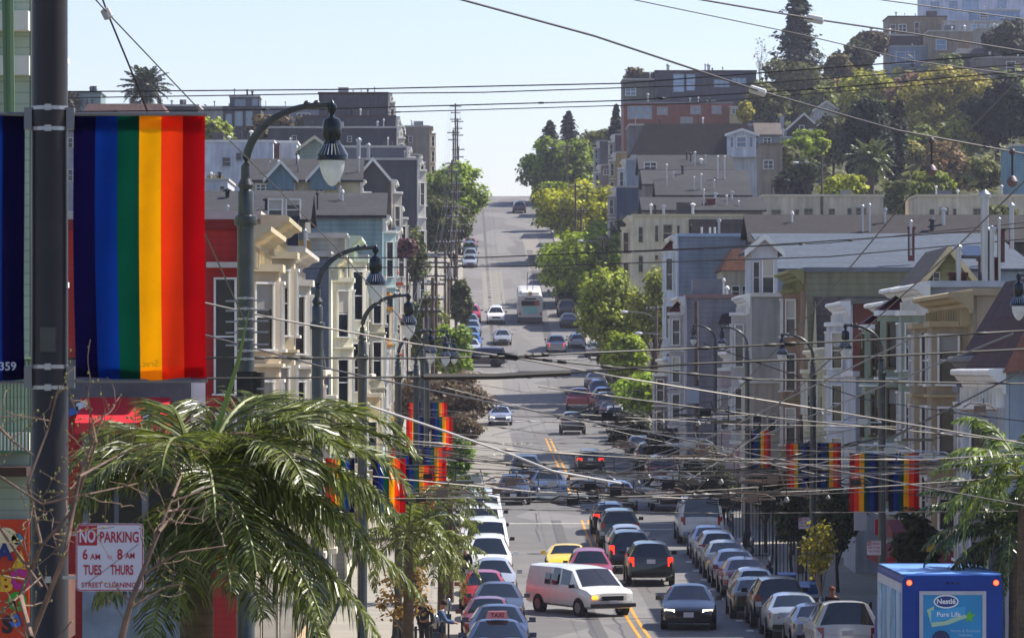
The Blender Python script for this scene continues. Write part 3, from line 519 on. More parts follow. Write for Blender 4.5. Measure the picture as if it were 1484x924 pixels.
# mid rooftops
B('low brown roof with brick chimney and many vent pipes', 935, 1105, 306, 420, 9, st('77706a'), roof='gable', ridge=286, rm=rf('2b2927'), chim=[(1030, 290, 306, 13, '6a2a26')], vents=[(1053, 285, 303, 3), (1070, 293, 306, 3), (1020, 276, 290, 2.5)])
B('grey brown roof stepping up the hill with pale gable', 955, 1085, 284, 455, 9, st('857d74'), roof='gable', ridge=262, rm=rf('302d2b'), vents=[(1016, 254, 278, 3), (1006, 258, 270, 2.5), (1035, 262, 272, 2.5)])
B('wide grey roof with satellite dish', 935, 1082, 268, 480, 10, st('7c746c'), roof='gable', ridge=246, rm=rf('32302e'), vents=[(966, 240, 252, 3), (1040, 228, 250, 3), (1050, 228, 250, 3)])
B('upper grey roof under the brown mansard house', 930, 1060, 247, 505, 10, st('77706c'), roof='gable', ridge=225, rm=rf('2d2b2a'), vents=[(1007, 222, 238, 3), (1022, 226, 238, 2)], win=[(933, 236, 952, 246)])
r = B('dark brown mansard house with white dormer window', 915, 1105, 224, 550, 12, st('b4b8ba'), roof='mansard', ridge=178, rm=rf('2e2725'), win=[], cap=WHITE, vents=[(957, 195, 206, 3), (971, 208, 220, 2), (1028, 205, 218, 2.5), (1038, 203, 216, 2.5)])
B('white bay dormer on the dark brown mansard', 1054, 1096, 196, 549, 5, st('c8ccd2'), roof='gabley', ridge=189, rm=rf('453b38'), cap=WHITE, win=[(1058, 199, 1063, 213), (1067, 199, 1082, 213), (1086, 199, 1091, 213)], drop=2.6, name='roof_dormer', cat='dormer', gm=mat('6b7c90', .2))
B('tan narrow tower house at the right of the mansard', 1104, 1134, 210, 535, 9, st('9c8a74'), win=[(1106, 233, 1121, 244)], cap=mat('7c6450'), rm=TAR)
r = B('grey flat roofed house with blue tarpaulin below the orange storey', 912, 1098, 182, 585, 10, st('6a6668'), rm=TAR)
MB().box(P(987, 0, 585).x, P(1030, 0, 585).x, 584.7, 584.95, P(0, 190, 585).z, P(0, 184, 585).z).build('blue_tarpaulin', mat('4c68c8', .6), r)
B('modern house with burnt orange panels and ribbon windows', 904, 1062, 150, 630, 10, mat('88503e', .7, streak=.15), cap=mat('7c8084'), win=[(909, 154, 945, 172), (952, 156, 968, 166), (1000, 154, 1016, 165), (1031, 154, 1046, 165)], gm=mat('6d8498', .15, spec=.9), fm=mat('b09078'), rm=TAR, vents=[(939, 138, 148, 3)])
B('pale yellow end house beside the orange storey', 1058, 1076, 156, 628, 8, st('b8ae84'), win=[(1060, 158, 1071, 164)], rm=TAR)
B('moss green terrace tower on the right skyline', 903, 950, 116, 680, 9, st('6c7264'), chim=[(937, 106, 118, 20, '5c5f58')], rm=TAR, win=[(906, 128, 922, 138)], gm=mat('7f94a4', .15))
B('charcoal hillside house with broad blue glass windows', 950, 1096, 104, 676, 10, sd('44444e', .3), cap=mat('3a3030'), win=[(975, 108, 992, 133), (994, 108, 1008, 131), (1034, 116, 1058, 126), (1060, 114, 1082, 122)], gm=mat('86a8c4', .12, spec=.9), fm=mat('6c7078'), rm=TAR, vents=[(968, 96, 106, 4), (1022, 94, 104, 2), (1027, 96, 104, 4)])
B('narrow grey house stepping up beside the street trees', 870, 896, 205, 690, 8, st('74716f'), fac=dict(s=FR, m=st('8f8c88'), t=WHITE, st=3), rm=TAR)
B('brown grey shingled house behind the yellow wall', 892, 914, 196, 660, 8, rf('534c4a'), fac=dict(s=FR, m=st('8f8c88'), t=WHITE, st=3), rm=TAR)
B('mustard yellow side wall of a narrow house', 894, 914, 222, 600, 8, st('b89c60'), fac=dict(s=FR, m=st('a89878'), t=WHITE, st=3), rm=TAR)
B('mauve grey house below the mustard wall', 872, 898, 240, 610, 8, st('857b7c'), fac=dict(s=FR, m=st('97908c'), t=WHITE, st=3), win=[(874, 246, 884, 253)], rm=TAR)
B('slate blue garage house half hidden by street trees', 894, 930, 272, 520, 8, sd('3f4f68', .3), fac=dict(s=FR, m=st('97908c'), t=WHITE, st=3), rm=TAR)
B('white trimmed grey house beside the slate garage', 908, 940, 232, 540, 8, st('9298a0'), fac=dict(s=FR, m=st('b5b9c0'), t=WHITE, st=3), rm=TAR)
# hill houses
B('dark brown gabled cottage on the hill among trees', 1125, 1205, 202, 600, 9, sd('3a302c', .3), roof='gabley', ridge=166, rm=rf('4d4038'), cap=mat('c9c4b8'), win=[(1158, 182, 1166, 196), (1172, 188, 1182, 200)], chim=[(1133, 170, 190, 6, '9a9a9c')])
B('low grey roofed cottage left of the brown gable', 1098, 1130, 196, 580, 8, st('8c9298'), roof='gable', ridge=178, rm=rf('5a524c'), win=[(1106, 200, 1118, 208)])
B('pale green cottage wall under the brown gable', 1122, 1160, 200, 596, 5, st('8fa09a'), rm=TAR)
B('white house behind the cypress', 1180, 1215, 160, 640, 8, st('b4b8b8'), roof='gabley', ridge=148, rm=TAR, cap=WHITE)
B('big white hilltop apartment block', 1338, 1560, -14, 780, 10, st('c8ccda'), rm=TAR, win=[(1349, 4, 1361, 12), (1376, 3, 1387, 12), (1395, 1, 1418, 15), (1446, 2, 1458, 11)], gm=mat('9ab0cc', .2), fm=mat('8a94a8'), name='apartment_block', cat='building')
B('light blue lower wing of the white hilltop block', 1410, 1478, 16, 772, 6, st('8fa4c4'), rm=TAR, win=[(1420, 20, 1432, 26)])
B('brown balcony house hanging over the hill', 1288, 1372, 25, 745, 10, sd('8e7c64', .3), rm=TAR, cap=mat('4c4038'), win=[(1302, 36, 1314, 46), (1325, 33, 1332, 50), (1290, 36, 1298, 48)], gm=GLASS2)
B('long dark timber deck below the balcony house', 1270, 1345, 52, 740, 5, sd('362c26', .3), rm=TAR, drop=2.0, name='deck', cat='deck')
B('grey hill house with pale blue front and flat roof', 1292, 1345, 68, 728, 8, st('8c98a8'), rm=TAR, win=[(1298, 76, 1326, 92)], gm=mat('7c98b8', .2))
B('tan hill house with sloping side roof', 1346, 1420, 46, 725, 9, st('9a8a74'), rm=TAR, win=[(1356, 58, 1372, 72)], gm=mat('7c98b8', .2), vents=[(1397, 40, 62, 4)])
B('white low hill house with clerestory windows', 1368, 1470, 32, 740, 8, st('b8b4b0'), rm=TAR, win=[(1408, 36, 1416, 44), (1420, 36, 1428, 44), (1434, 36, 1452, 42)], gm=mat('8ca8c8', .2))
B('cream hill house with broad eave', 1418, 1484, 42, 715, 8, st('ada290'), rm=TAR, win=[(1432, 50, 1446, 64)])
B('taupe hill house with tall window near the right edge', 1415, 1530, 84, 690, 9, st('7d726a'), rm=TAR, win=[(1458, 90, 1472, 106)], cap=mat('a39c90'))
B('dark roofed hill house below the taupe house', 1384, 1450, 78, 700, 8, sd('4a4644', .3), roof='mansard', ridge=70, rm=rf('5c5c60'))
B('teal grey hill house with white stair at the far right', 1462, 1540, 52, 705, 8, st('54646a'), rm=TAR, win=[(1468, 50, 1474, 64)])
# ---------------------------------------------------------------- vegetation
rng = np.random.default_rng(11)
def leafq(C, N, s, jit=.35, aspect=1.0):
    """quads at centres C (n,3) with normals N and size s (n,)"""
    n = len(C); N = N + rng.normal(0, jit, (n, 3)); N /= np.linalg.norm(N, axis=1, keepdims=True) + 1e-9
    R = rng.normal(size=(n, 3)); A = np.cross(N, R); A /= np.linalg.norm(A, axis=1, keepdims=True) + 1e-9; B_ = np.cross(N, A)
    s = s[:, None]; A = A * s * aspect; B_ = B_ * s
    return np.stack([C - A - B_ * .4, C + A * .3 - B_, C + A + B_ * .4, C - A * .3 + B_], 1)
def crown_pts(blobs, n, fill=.35):
    """blobs: (x,y,z,rx,ry,rz)"""
    vol = np.array([b[3] * b[5] for b in blobs]); cnt = rng.multinomial(n, vol / vol.sum()); Cs, Ns = [], []
    for b, k in zip(blobs, cnt):
        d = rng.normal(size=(k, 3)); d /= np.linalg.norm(d, axis=1, keepdims=True); u = rng.random(k) ** fill
        r = .35 + .65 * u; r *= 1 + np.abs(rng.normal(0, .22, k))
        Cs.append(np.array(b[:3]) + d * r[:, None] * np.array(b[3:6])); Ns.append(d)
    return np.concatenate(Cs), np.concatenate(Ns)
LEAF = {}
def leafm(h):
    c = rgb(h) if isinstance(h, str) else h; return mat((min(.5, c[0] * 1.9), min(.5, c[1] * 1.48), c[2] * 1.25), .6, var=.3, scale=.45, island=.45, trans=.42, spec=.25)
def tree(label, px, ptop, pbot, pw, D, h='4e6a20', n=3500, sparse=0, trunk=None, nb=14, name='tree', cat='tree', flat=.8, s=None, group=None, fill=.35, bark='3c3026'):
    """crown spans rows ptop..pbot and width pw px"""
    k = D / F; c = P(px, (ptop + pbot) / 2, D); rx = pw * k / 2 * 1.1; rz = (pbot - ptop) * k / 2 * 1.05; gz = T(c.x, D); gz = min(gz, c.z - rz * .6)
    r = thing(name, label, cat, (c.x, D, gz), 0, group)
    bl = []
    for i in range(int(nb * 2.2)):
        a = rng.random() * 2 * math.pi; q = rng.random() ** .5 * .8; zz = rng.uniform(-.72, .76)
        w_ = math.sqrt(max(.15, 1 - zz * zz))
        bl.append((c.x + rx * q * w_ * math.cos(a), D + rx * q * w_ * math.sin(a), c.z + rz * zz, rx * rng.uniform(.14, .33), rx * rng.uniform(.14, .33), rz * rng.uniform(.14, .32)))
    bl += [(c.x, D, c.z + rz * .4, rx * .4, rx * .4, rz * .42), (c.x - rx * .5, D, c.z - rz * .1, rx * .34, rx * .34, rz * .36), (c.x + rx * .5, D, c.z, rx * .34, rx * .34, rz * .36), (c.x, D, c.z - rz * .4, rx * .5, rx * .5, rz * .4)]
    C_, N_ = crown_pts(bl, int(n * 1.35), fill); n = len(C_); N_ = N_ * .8 + np.array([0, 0, .5]); sz = s or max(.08, D * 1.9 / 4590); n = int(n * 1.0)
    V = leafq(C_, N_, rng.uniform(.6, 1.3, n) * sz)
    tx = c.x if trunk is None else P(trunk, 0, D).x
    m = MB(); hgt = c.z - gz; m.tube([(tx, D, gz - .3), (tx + rng.normal(0, .05), D, gz + hgt * .4), (c.x, D, c.z - rz * .3)], [max(.08, rx * .075), max(.06, rx * .06), rx * .035], 7)
    for b in bl[:9]: 
        f0 = rng.uniform(.35, .8); s0 = Vector((tx + (c.x - tx) * f0, D, gz + hgt * f0)); e = Vector(b[:3]); m.tube([s0, s0.lerp(e, .5) + Vector((0, 0, rz * .05)), e], [rx * .035, rx * .022, rx * .008], 5)
    m.build('trunk', mat(bark, .9, var=.3, scale=3), r); quads('crown', V, leafm(h), r); return r
def conifer(label, px, ptop, pbot, pw, D, h='1f3018', n=3500, name='conifer_tree', ragged=.25, col=False):
    k = D / F; top = P(px, ptop, D); bot = P(px, pbot, D); gz = min(T(top.x, D), bot.z); H = top.z - bot.z; R = pw * k / 2
    r = thing(name, label, 'tree', (top.x, D, gz)); lay = 26; Cs, Ns = [], []
    m = MB().tube([(top.x, D, gz - .3), (top.x, D, top.z)], [R * .09, .03], 7)
    for i in range(lay):
        t = (i + .5) / lay; z = bot.z + H * t; rr = R * ((1 - t) ** .75 if not col else math.sin(math.pi * min(.97, .12 + t * .88)) ** .6) * rng.uniform(1 - ragged, 1 + ragged * .5)
        nbr = 9
        for j in range(nbr):
            a = 2 * math.pi * (j + rng.random()) / nbr; L_ = rr * rng.uniform(.65, 1.1); e = Vector((top.x + math.cos(a) * L_, D + math.sin(a) * L_, z - L_ * (.12 if not col else -.25)))
            m.tube([(top.x, D, z), e], [.05, .02], 4, caps=False)
            q = max(4, int(n / lay / nbr)); t2 = rng.random(q) ** .7; sp = (L_ * .16 + .1)
            pp = np.array([top.x, D, z]) + (np.array(e) - np.array([top.x, D, z])) * t2[:, None] + rng.normal(0, sp * .6, (q, 3)) * np.array([1, 1, .6]); Cs.append(pp); Ns.append(np.tile([math.cos(a) * .5, math.sin(a) * .5, 1.], (q, 1)))
    C_ = np.concatenate(Cs); N_ = np.concatenate(Ns); m.build('trunk', mat('33261c', .9, var=.3), r)
    quads('crown', leafq(C_, N_, rng.uniform(.6, 1.3, len(C_)) * max(.1, D * 2.2 / 4590)), leafm(h), r); return r
def frond(base, dirh, L, up, droop, leaf, nl=46, wid=.025, hang=.6):
    """arching palm frond: returns rachis points and leaflet quads"""
    pts = []; p = Vector(base); el = up; st_ = L / 14
    d0 = Vector((math.cos(dirh), math.sin(dirh), 0))
    for i in range(15):
        pts.append(p.copy()); p = p + (d0 * math.cos(el) + Vector((0, 0, math.sin(el)))) * st_; el -= droop / 14 * (0.5 + i / 10)
    Q = []; side = Vector((-d0.y, d0.x, 0))
    for i in range(nl):
        t = .12 + .88 * i / nl; f = t * 14; k = min(13, int(f)); a = pts[k].lerp(pts[k + 1], f - k); tg = (pts[k + 1] - pts[k]).normalized()
        ll = leaf * (math.sin(math.pi * min(1, .18 + t * .8)) ** .7) * random.uniform(.85, 1.1)
        for s in (-1, 1):
            dd = (side * s * .8 + tg * random.uniform(.45, .8) + Vector((0, 0, random.uniform(-.1, .35)))).normalized()
            nrm = dd.cross(tg).normalized(); wv = (tg * .6 + nrm * .5 * random.uniform(-1, 1)).normalized() * wid
            q0 = a; prev = (q0 - wv * .6, q0 + wv * .6); g = 0
            for j in range(3):
                g += hang * (j + 1) * .42; dd = (dd + Vector((0, 0, -g * .55))).normalized(); q1 = q0 + dd * ll / 3; ww = wv * (1.0, .8, .08)[j]
                cur = (q1 - ww, q1 + ww); Q.append((prev[0], prev[1], cur[1], cur[0])); prev = cur; q0 = q1
    return pts, Q
def palm(label, base, crown, specs, h='626a2a', rt=.16, wid=.028, rachis='6e7434', trunkm='5a4c3c', nl=46, dead=0):
    r = thing('palm_tree', label, 'palm', base); base = Vector(base); crown = Vector(crown)
    m = MB(); n = 12; m.tube([base.lerp(crown, i / n) for i in range(n + 1)], [rt * (1.25 - .35 * i / n + (.04 if i % 2 else 0)) for i in range(n + 1)], 10); m.build('trunk', mat(trunkm, .95, var=.35, scale=5, lines=.12), r, smooth=40)
    for (az, L, up, dr, lf, hg) in specs:
        pts, Q = frond(crown + Vector((math.cos(az) * rt * .5, math.sin(az) * rt * .5, 0)), az, L, up, dr, lf, nl, wid, hg)
        V = np.array([[list(v) for v in q] for q in Q]); f = quads('frond', V, mat(h, .38, var=.2, scale=1.2, island=.55, trans=.38, spec=.6), r)
        MB().tube(pts, [.028 * rt / .16 * (1 - .8 * i / 15) + .004 for i in range(15)], 5).build('leaf_stem', mat(rachis, .5), f)
    return r
R_ = math.radians
# big foreground palm
Dp = 46; cr = P(285, 702, Dp); specs = []
for az, L, up, dr, lf, hg in ((8, 2.6, 55, 2.1, .62, .75), (-12, 2.5, 38, 1.9, .62, .8), (20, 2.3, 20, 1.7, .6, .9), (-25, 2.3, 8, 1.5, .62, 1.0), (5, 2.2, -8, 1.2, .6, 1.1), (35, 2.4, 62, 2.3, .6, .7), (60, 2.2, 70, 2.2, .6, .7), (-50, 2.1, 45, 2.2, .62, .8),
     (180, 1.7, 50, 2.6, .55, .9), (165, 1.6, 25, 2.2, .55, 1.0), (200, 1.5, 5, 1.6, .5, 1.1), (150, 1.7, 68, 2.7, .5, .9), (215, 1.6, 40, 2.4, .5, .9), (-80, 1.8, 30, 2.0, .6, .9), (-100, 1.8, 55, 2.4, .6, .8), (-65, 1.9, 0, 1.5, .6, 1.), (-120, 1.5, 10, 1.6, .6, 1.),
     (90, 2.2, 50, 2.2, .55, .8), (110, 1.9, 72, 2.2, .5, .7), (-30, 2.1, 60, 2.4, .6, .8), (0, 2.0, -25, .9, .55, 1.1), (-20, 2.4, 24, 1.6, .64, .9), (190, 1.3, -20, .9, .5, 1.1), (-90, 1.5, -15, 1.0, .55, 1.1), (-60, 2.0, -35, .6, .6, 1.1), (-95, 1.8, -40, .6, .6, 1.1), (-130, 1.7, -35, .7, .55, 1.), (-75, 2.0, -15, 1., .6, 1.), (200, 1.7, -40, .6, .5, 1.), (-45, 2.4, -20, 1., .6, 1.), (160, 1.7, -45, .5, .5, 1.), (-110, 2.0, -55, .3, .6, 1.), (6, 2.7, -12, .9, .64, 1.), (-15, 2.6, -30, .7, .62, 1.1), (25, 2.3, -32, .6, .6, 1.1), (-35, 2.3, -40, .5, .6, 1.1), (5, 2.1, -48, .4, .6, 1.1), (45, 2.0, 5, 1.4, .55, 1.), (12, 2.5, 42, 1.6, .6, .8), (-8, 1.9, 5, 1.2, .6, 1.), (170, 1.5, -5, 1.2, .5, 1.)):
    specs.append((R_(az), L * .95, R_(up * .9), dr * .8, lf * 1.1, hg * (.34 if up > 25 else .7)))
specs = [q for i_, q in enumerate(specs) if i_ % 6 != 4]
palm('large feathery green palm in the foreground beside the no parking sign', (cr.x, Dp, RZ(Dp)), cr, specs, nl=84, wid=.0125, rt=.17)
MB().tube([cr, P(322, 600, 46), P(346, 520, 46), P(362, 445, 46)], [.035, .03, .022, .004], 6).build('spear_leaf', mat('6f8034', .5, var=.2), bpy.data.objects['palm_tree'])
# a spear leaf
def shaggy(label, px, py, D, L, n, h='4a5a24', lf=.5, rt=.13, wid=.03, seed=1, nl=34):
    random.seed(seed); c = P(px, py, D); sp = []
    for i in range(n):
        az = 2 * math.pi * (i * .382) + random.uniform(-.2, .2); u = (i / n); sp.append((az, L * random.uniform(.85, 1.1), R_(75 - 100 * u + random.uniform(-8, 8)), random.uniform(1.1, 1.7), lf, random.uniform(.6, 1.1)))
    return palm(label, (c.x, D, T(c.x, D)), c, sp, h=h, rt=rt, wid=wid, nl=nl)
shaggy('yellow green street palm on the left pavement behind the big palm', 592, 770, 118, 2.2, 22, h='6a7430', seed=2)
shaggy('thin street palm beside the white vans on the left kerb', 652, 728, 172, 2.0, 18, h='5f6c30', seed=3, nl=26)
shaggy('shorter street palm low at the left kerb near the meters', 640, 805, 150, 1.9, 18, h='737a34', seed=5, nl=26)
shaggy('dark street palm on the right pavement behind the blue truck', 1470, 772, 113, 2.7, 44, h='3c4c20', seed=4, wid=.035)
shaggy('tall sunlit palm just above the cornices at the right edge', 1484, 690, 92, 2.2, 18, h='6a7c2c', seed=8)
def dpalm(label, px, py, D, L, n, h, seed, trunkh=None):
    random.seed(seed); c = P(px, py, D); sp = []
    for i in range(n):
        az = 2 * math.pi * i * .382; u = i / n; sp.append((az, L * random.uniform(.9, 1.1), R_(85 - 125 * u), random.uniform(.5, 1.0), L * .28, .35))
    return palm(label, (c.x, D, T(c.x, D)), c, sp, h=h, rt=.4, wid=.09, nl=22)
dpalm('round headed date palm on the left skyline', 210, 128, 570, 3.3, 46, '2c3a20', 21)
dpalm('shaggy fan palm with dead skirt on the wooded hill', 1262, 232, 490, 2.6, 40, '6a7440', 22)
# street trees
tree('bright green street tree nearest the crest on the left kerb', 655, 236, 330, 112, 590, '5d7a1c', 6500, nb=18, trunk=664)
tree('darker street tree below the bright one on the left kerb', 642, 285, 368, 92, 540, '3c4a20', 4500, trunk=660)
tree('grey green leafy street tree behind the transformer pole', 590, 330, 420, 60, 430, '44522c', 2600)
tree('green shrubby street tree above the magnolia', 655, 470, 550, 62, 330, '5c7a2a', 3000)
tree('small dark tree beside parked cars on the left slope', 668, 405, 470, 34, 445, '3f4c28', 1500)
tree('bushy green tree at the foot of the utility poles', 615, 425, 520, 60, 360, '55662c', 2600)
tree('rusty brown flowering street tree overhanging the left kerb', 640, 540, 616, 142, 300, '4e4a3e', 6000, nb=20, trunk=600)
tree('lower rusty branchy tree under the brown one', 668, 596, 650, 66, 290, '54503e', 1500, trunk=640)
tree('slim green street tree beside the stop lettering', 665, 632, 700, 50, 250, '567a24', 1500, trunk=655)
tree('twiggy half bare street tree at the bottom left kerb', 585, 820, 905, 90, 128, '6c6238', 420, fill=1, nb=16, s=.06, trunk=592, bark='7c6656')
tree('green street tree behind the left rainbow banners', 600, 640, 740, 70, 215, '58702c', 2600)
tree('top street tree right of the crest', 808, 203, 276, 118, 705, '557018', 6000, nb=18, trunk=815)
tree('extra light green street tree filling the kerb below the crest tree', 800, 262, 310, 60, 640, '66801c', 2200)
tree('leafy street tree between the flat topped and the broad one', 880, 318, 385, 70, 540, '5c7a1c', 3000)
tree('yellow green street tree low beside the stop sign', 905, 480, 545, 70, 365, '66801e', 2600)
tree('broad bright green street tree right of the upper road', 840, 264, 352, 130, 575, '7c8c20', 7500, nb=20, trunk=835)
tree('wide flat topped green street tree above the trolleybus', 853, 333, 440, 146, 505, '6a8618', 8500, nb=22, trunk=860)
tree('tall loose street tree with brown twigs by the stop sign', 890, 384, 525, 112, 378, '6c8230', 6500, nb=18, fill=.8, trunk=885)
tree('half bare tree with yellowish leaves by the apartment house', 952, 390, 505, 88, 372, '6a7a34', 3200, fill=1., trunk=945)
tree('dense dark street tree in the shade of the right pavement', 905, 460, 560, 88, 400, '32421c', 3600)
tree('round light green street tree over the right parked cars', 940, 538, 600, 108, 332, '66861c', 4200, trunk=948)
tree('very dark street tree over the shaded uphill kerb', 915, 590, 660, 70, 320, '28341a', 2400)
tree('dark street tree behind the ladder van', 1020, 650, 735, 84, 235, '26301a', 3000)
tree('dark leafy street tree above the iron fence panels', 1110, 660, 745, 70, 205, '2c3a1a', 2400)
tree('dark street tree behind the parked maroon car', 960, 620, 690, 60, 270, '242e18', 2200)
tree('olive street tree among the tall house bays', 1150, 700, 790, 60, 185, '34421c', 2000)
tree('dark green street tree below the round light one', 985, 585, 690, 90, 290, '2e3c1a', 3500)
tree('shaded green street tree above the iron fence', 1075, 690, 770, 90, 240, '3f5a1c', 3500, trunk=1060)
tree('sparse yellow green sapling on the right pavement', 1185, 752, 835, 62, 150, '7c8434', 380, fill=1, nb=20, trunk=1190, s=.075, bark='8c7f70', name='sapling')
tree('second shaded street tree behind the right banners', 1215, 700, 800, 70, 178, '34441c', 2200)
tree('dusky street tree beside the red awning', 1330, 735, 840, 80, 135, '2c3818', 2200)
tree('dark understory tree between the upper right street trees', 912, 305, 400, 60, 517, '2c3a1a', 2400)
conifer('dark monkey puzzle like conifer left on the crest', 797, 176, 215, 46, 745, '22301c', 700, ragged=.5)
conifer('dark spreading conifer right on the crest', 824, 162, 215, 46, 750, '1c2a18', 800, ragged=.5)
tree('olive hedge like tree between crest conifers and grey houses', 868, 190, 240, 70, 735, '4c5a24', 2600)
conifer('dark narrow conifer against the moss green tower', 893, 152, 225, 36, 700, '1c2a1a', 1500)
tree('small twiggy tree on the terrace of the moss green tower', 920, 96, 125, 34, 682, '4c4c34', 260, fill=1, trunk=920)
# hill trees
conifer('giant dark redwood cutting the skyline on the right hill', 1156, -40, 120, 92, 715, '26341f', 6500, ragged=.35)
tree('pale bare tree beside the redwood', 1101, 52, 105, 24, 712, '8a7a68', 160, fill=1, trunk=1102, bark='8a7a68', s=.1)
HT = [('olive oak right under the redwood', 1150, 92, 175, 110, 690, '46502a', 3600), ('dull green oak beside the blue glass house', 1112, 120, 190, 70, 650, '47522a', 2200),
 ('light green acacia in the upper middle of the hill', 1262, 102, 190, 100, 640, '728030', 4200), ('dark shrub on the hill edge left of the deck', 1238, 58, 112, 60, 720, '2e3a1e', 1800),
 ('brown green bush on the hill skyline', 1215, 78, 130, 50, 710, '4c4c28', 1600), ('reddish flowering bush high on the hill', 1222, 116, 140, 40, 690, '5c2c30', 700),
 ('big mottled yellow green tree below the hill houses', 1362, 98, 200, 150, 620, '767c36', 6500), ('pinkish brown tree in the middle of the hill', 1322, 108, 170, 70, 635, '5c5040', 2000),
 ('dark cypress mass left of the fan palm', 1256, 138, 262, 70, 520, '1a2818', 5200), ('second dark cypress behind the fan palm', 1290, 145, 260, 50, 525, '1e2c1a', 3600),
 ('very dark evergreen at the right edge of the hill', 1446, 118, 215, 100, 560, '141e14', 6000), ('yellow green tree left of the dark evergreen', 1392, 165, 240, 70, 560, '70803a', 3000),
 ('tan leafed tree above the right flats', 1375, 205, 275, 86, 520, '665f40', 3200), ('round olive bush on the right of the hill', 1424, 228, 278, 54, 500, '5a6634', 2200),
 ('bright green bush by the pale cottage', 1170, 190, 228, 66, 560, '6e8a28', 2400), ('round dark green bush on the lower hill', 1170, 228, 262, 50, 510, '34461e', 1800),
 ('lime green bush above the left flats', 1222, 254, 292, 76, 480, '7a8c28', 2200), ('green grey tree behind the flats gap', 1302, 262, 316, 56, 470, '4a5a2c', 2600),
 ('grey green tree left of the cypress', 1208, 165, 240, 60, 570, '46522c', 2200), ('mid green tree in the hill centre', 1338, 178, 262, 84, 580, '4f6228', 3000),
 ('olive tree left below the dark gabled cottage', 1140, 212, 262, 50, 540, '4c5a28', 1600), ('dark hedge beside the tan tower', 1148, 240, 290, 60, 520, '222e18', 2000),
 ('dark tree overhanging the hill houses at right', 1462, 30, 86, 74, 700, '26301c', 2800), ('small yellow flowered shrub by the orange house', 1080, 148, 178, 26, 622, '7c8428', 600),
 ('green bush beside the tan hill house', 1376, 78, 104, 40, 690, '50643a', 1000), ('low green hedge above the right row of flats', 1350, 250, 290, 70, 478, '5c7028', 1800),
 ('palm like red tipped bush at the right flats', 1445, 296, 330, 60, 405, '4c5a34', 1400), ('dark brown leafed tree behind the deck', 1262, 44, 84, 56, 735, '3a3a24', 1400), ('mid green tree at the top of the hill slope', 1190, 120, 190, 70, 660, '5c6c34', 2400),
 ('pale olive tree behind the fan palm', 1318, 200, 270, 60, 545, '6a7240', 2000), ('green tree at the right edge under the taupe house', 1462, 104, 150, 60, 640, '4a6030', 2000), ('wide low scrub tree at the middle right', 1420, 150, 215, 90, 600, '56683a', 2600)]
for a in HT: tree(a[0], *a[1:6], a[6], int(a[7] * 1.15))
LT = [('light green rounded tree above the white cube house', 310, 170, 232, 60, 500, '6c8430', 2600), ('small ochre bush below the white cube house', 312, 252, 280, 36, 430, '6e6a30', 700), ('dark tan tree behind the lamp arm', 390, 168, 208, 74, 560, '4c4a30', 2200),
 ('dark olive tree beside the tallest dark house', 445, 168, 196, 44, 590, '4a4a2c', 900), ('dark trees left of the green tower house', 98, 132, 175, 40, 600, '34301e', 1000), ('dark shrub right of the green tower house', 155, 155, 185, 30, 600, '3c4424', 600),
 ('dark green tree between the charcoal walls and tan tower', 578, 178, 226, 26, 560, '3a4424', 900), ('pink blossoming bush in the left front gardens', 590, 345, 376, 34, 330, '5c4a52', 500), ('green garden tree left of the tan houses', 572, 395, 470, 30, 350, '4c5a2c', 1100)]
for a in LT: tree(a[0], *a[1:6], a[6], a[7])
# bare foreground tree
def bare(label, base, limbs, seed, D, depthj=.35):
    random.seed(seed); r = thing('bare_tree', label, 'tree', base); m = MB(); bud = MB(); L0 = []
    def grow(p, d, L, rad, lv):
        pts = [p]; n = 5
        for i in range(n):
            d = (d + Vector((random.gauss(0, .22), random.gauss(0, .22), random.gauss(0, .16) + .04))).normalized(); p = p + d * L / n; pts.append(p)
        m.tube(pts, [max(.0022, rad * (1 - .7 * i / n)) for i in range(n + 1)], 5 if lv < 1 else 4, caps=False)
        if lv >= 1:
            for q in pts[1:]:
                if random.random() < .5: bud.ball(q + Vector((random.gauss(0, .006), random.gauss(0, .006), .004)), (.0055, .008), 4)
        if lv < 2:
            for i in range(4 if lv == 0 else 2):
                j = random.randint(1, n); a = d.orthogonal().normalized(); a.rotate(__import__('mathutils').Quaternion(d, random.random() * 6.28)); grow(pts[j], (d * .6 + a * .8).normalized(), L * random.uniform(.45, .7), rad * .5, lv + 1)
    for pl, rad in limbs:
        pts = [P(x, y, D + random.uniform(-depthj, depthj)) for x, y in pl]; m.tube(pts, [rad * (1 - .65 * i / (len(pts) - 1)) for i in range(len(pts))], 7, caps=False)
        for i in range(1, len(pts)):
            for _ in range(1 + (i % 2)): q = pts[i - 1].lerp(pts[i], random.random()); d = (pts[i] - pts[i - 1]).normalized(); a = d.orthogonal().normalized(); a.rotate(__import__('mathutils').Quaternion(d, random.random() * 6.28)); grow(q, (d * .5 + a * .9 + Vector((.0, 0, .2))).normalized(), random.uniform(.18, .42), rad * .36, 1)
    m.build('branches', mat('705a4c', .8, var=.35, scale=8), r, smooth=50); bud.build('buds', mat('7c7a3a', .7, island=.3), r)['kind'] = 'stuff'; return r
g = RZ(26)
bare('bare budding street tree in front of the dark pole', P(40, 0, 26).xy.to_3d() + Vector((0, 0, g)), [([(40, 1500), (38, 1100), (45, 924)], .03), ([(45, 924), (30, 860), (60, 790), (105, 740)], .018), ([(45, 924), (95, 800), (115, 690), (150, 600)], .017), ([(60, 850), (10, 780), (-30, 720)], .012), ([(45, 940), (20, 870), (60, 835)], .012), ([(105, 740), (140, 640), (125, 560)], .01), ([(60, 790), (40, 700), (70, 620), (85, 560)], .01), ([(115, 690), (170, 660), (230, 640)], .008), ([(30, 860), (-10, 900)], .009), ([(0, 690), (60, 730), (130, 715), (200, 700)], .008), ([(-20, 600), (20, 640), (50, 660)], .01)], 5, 26)
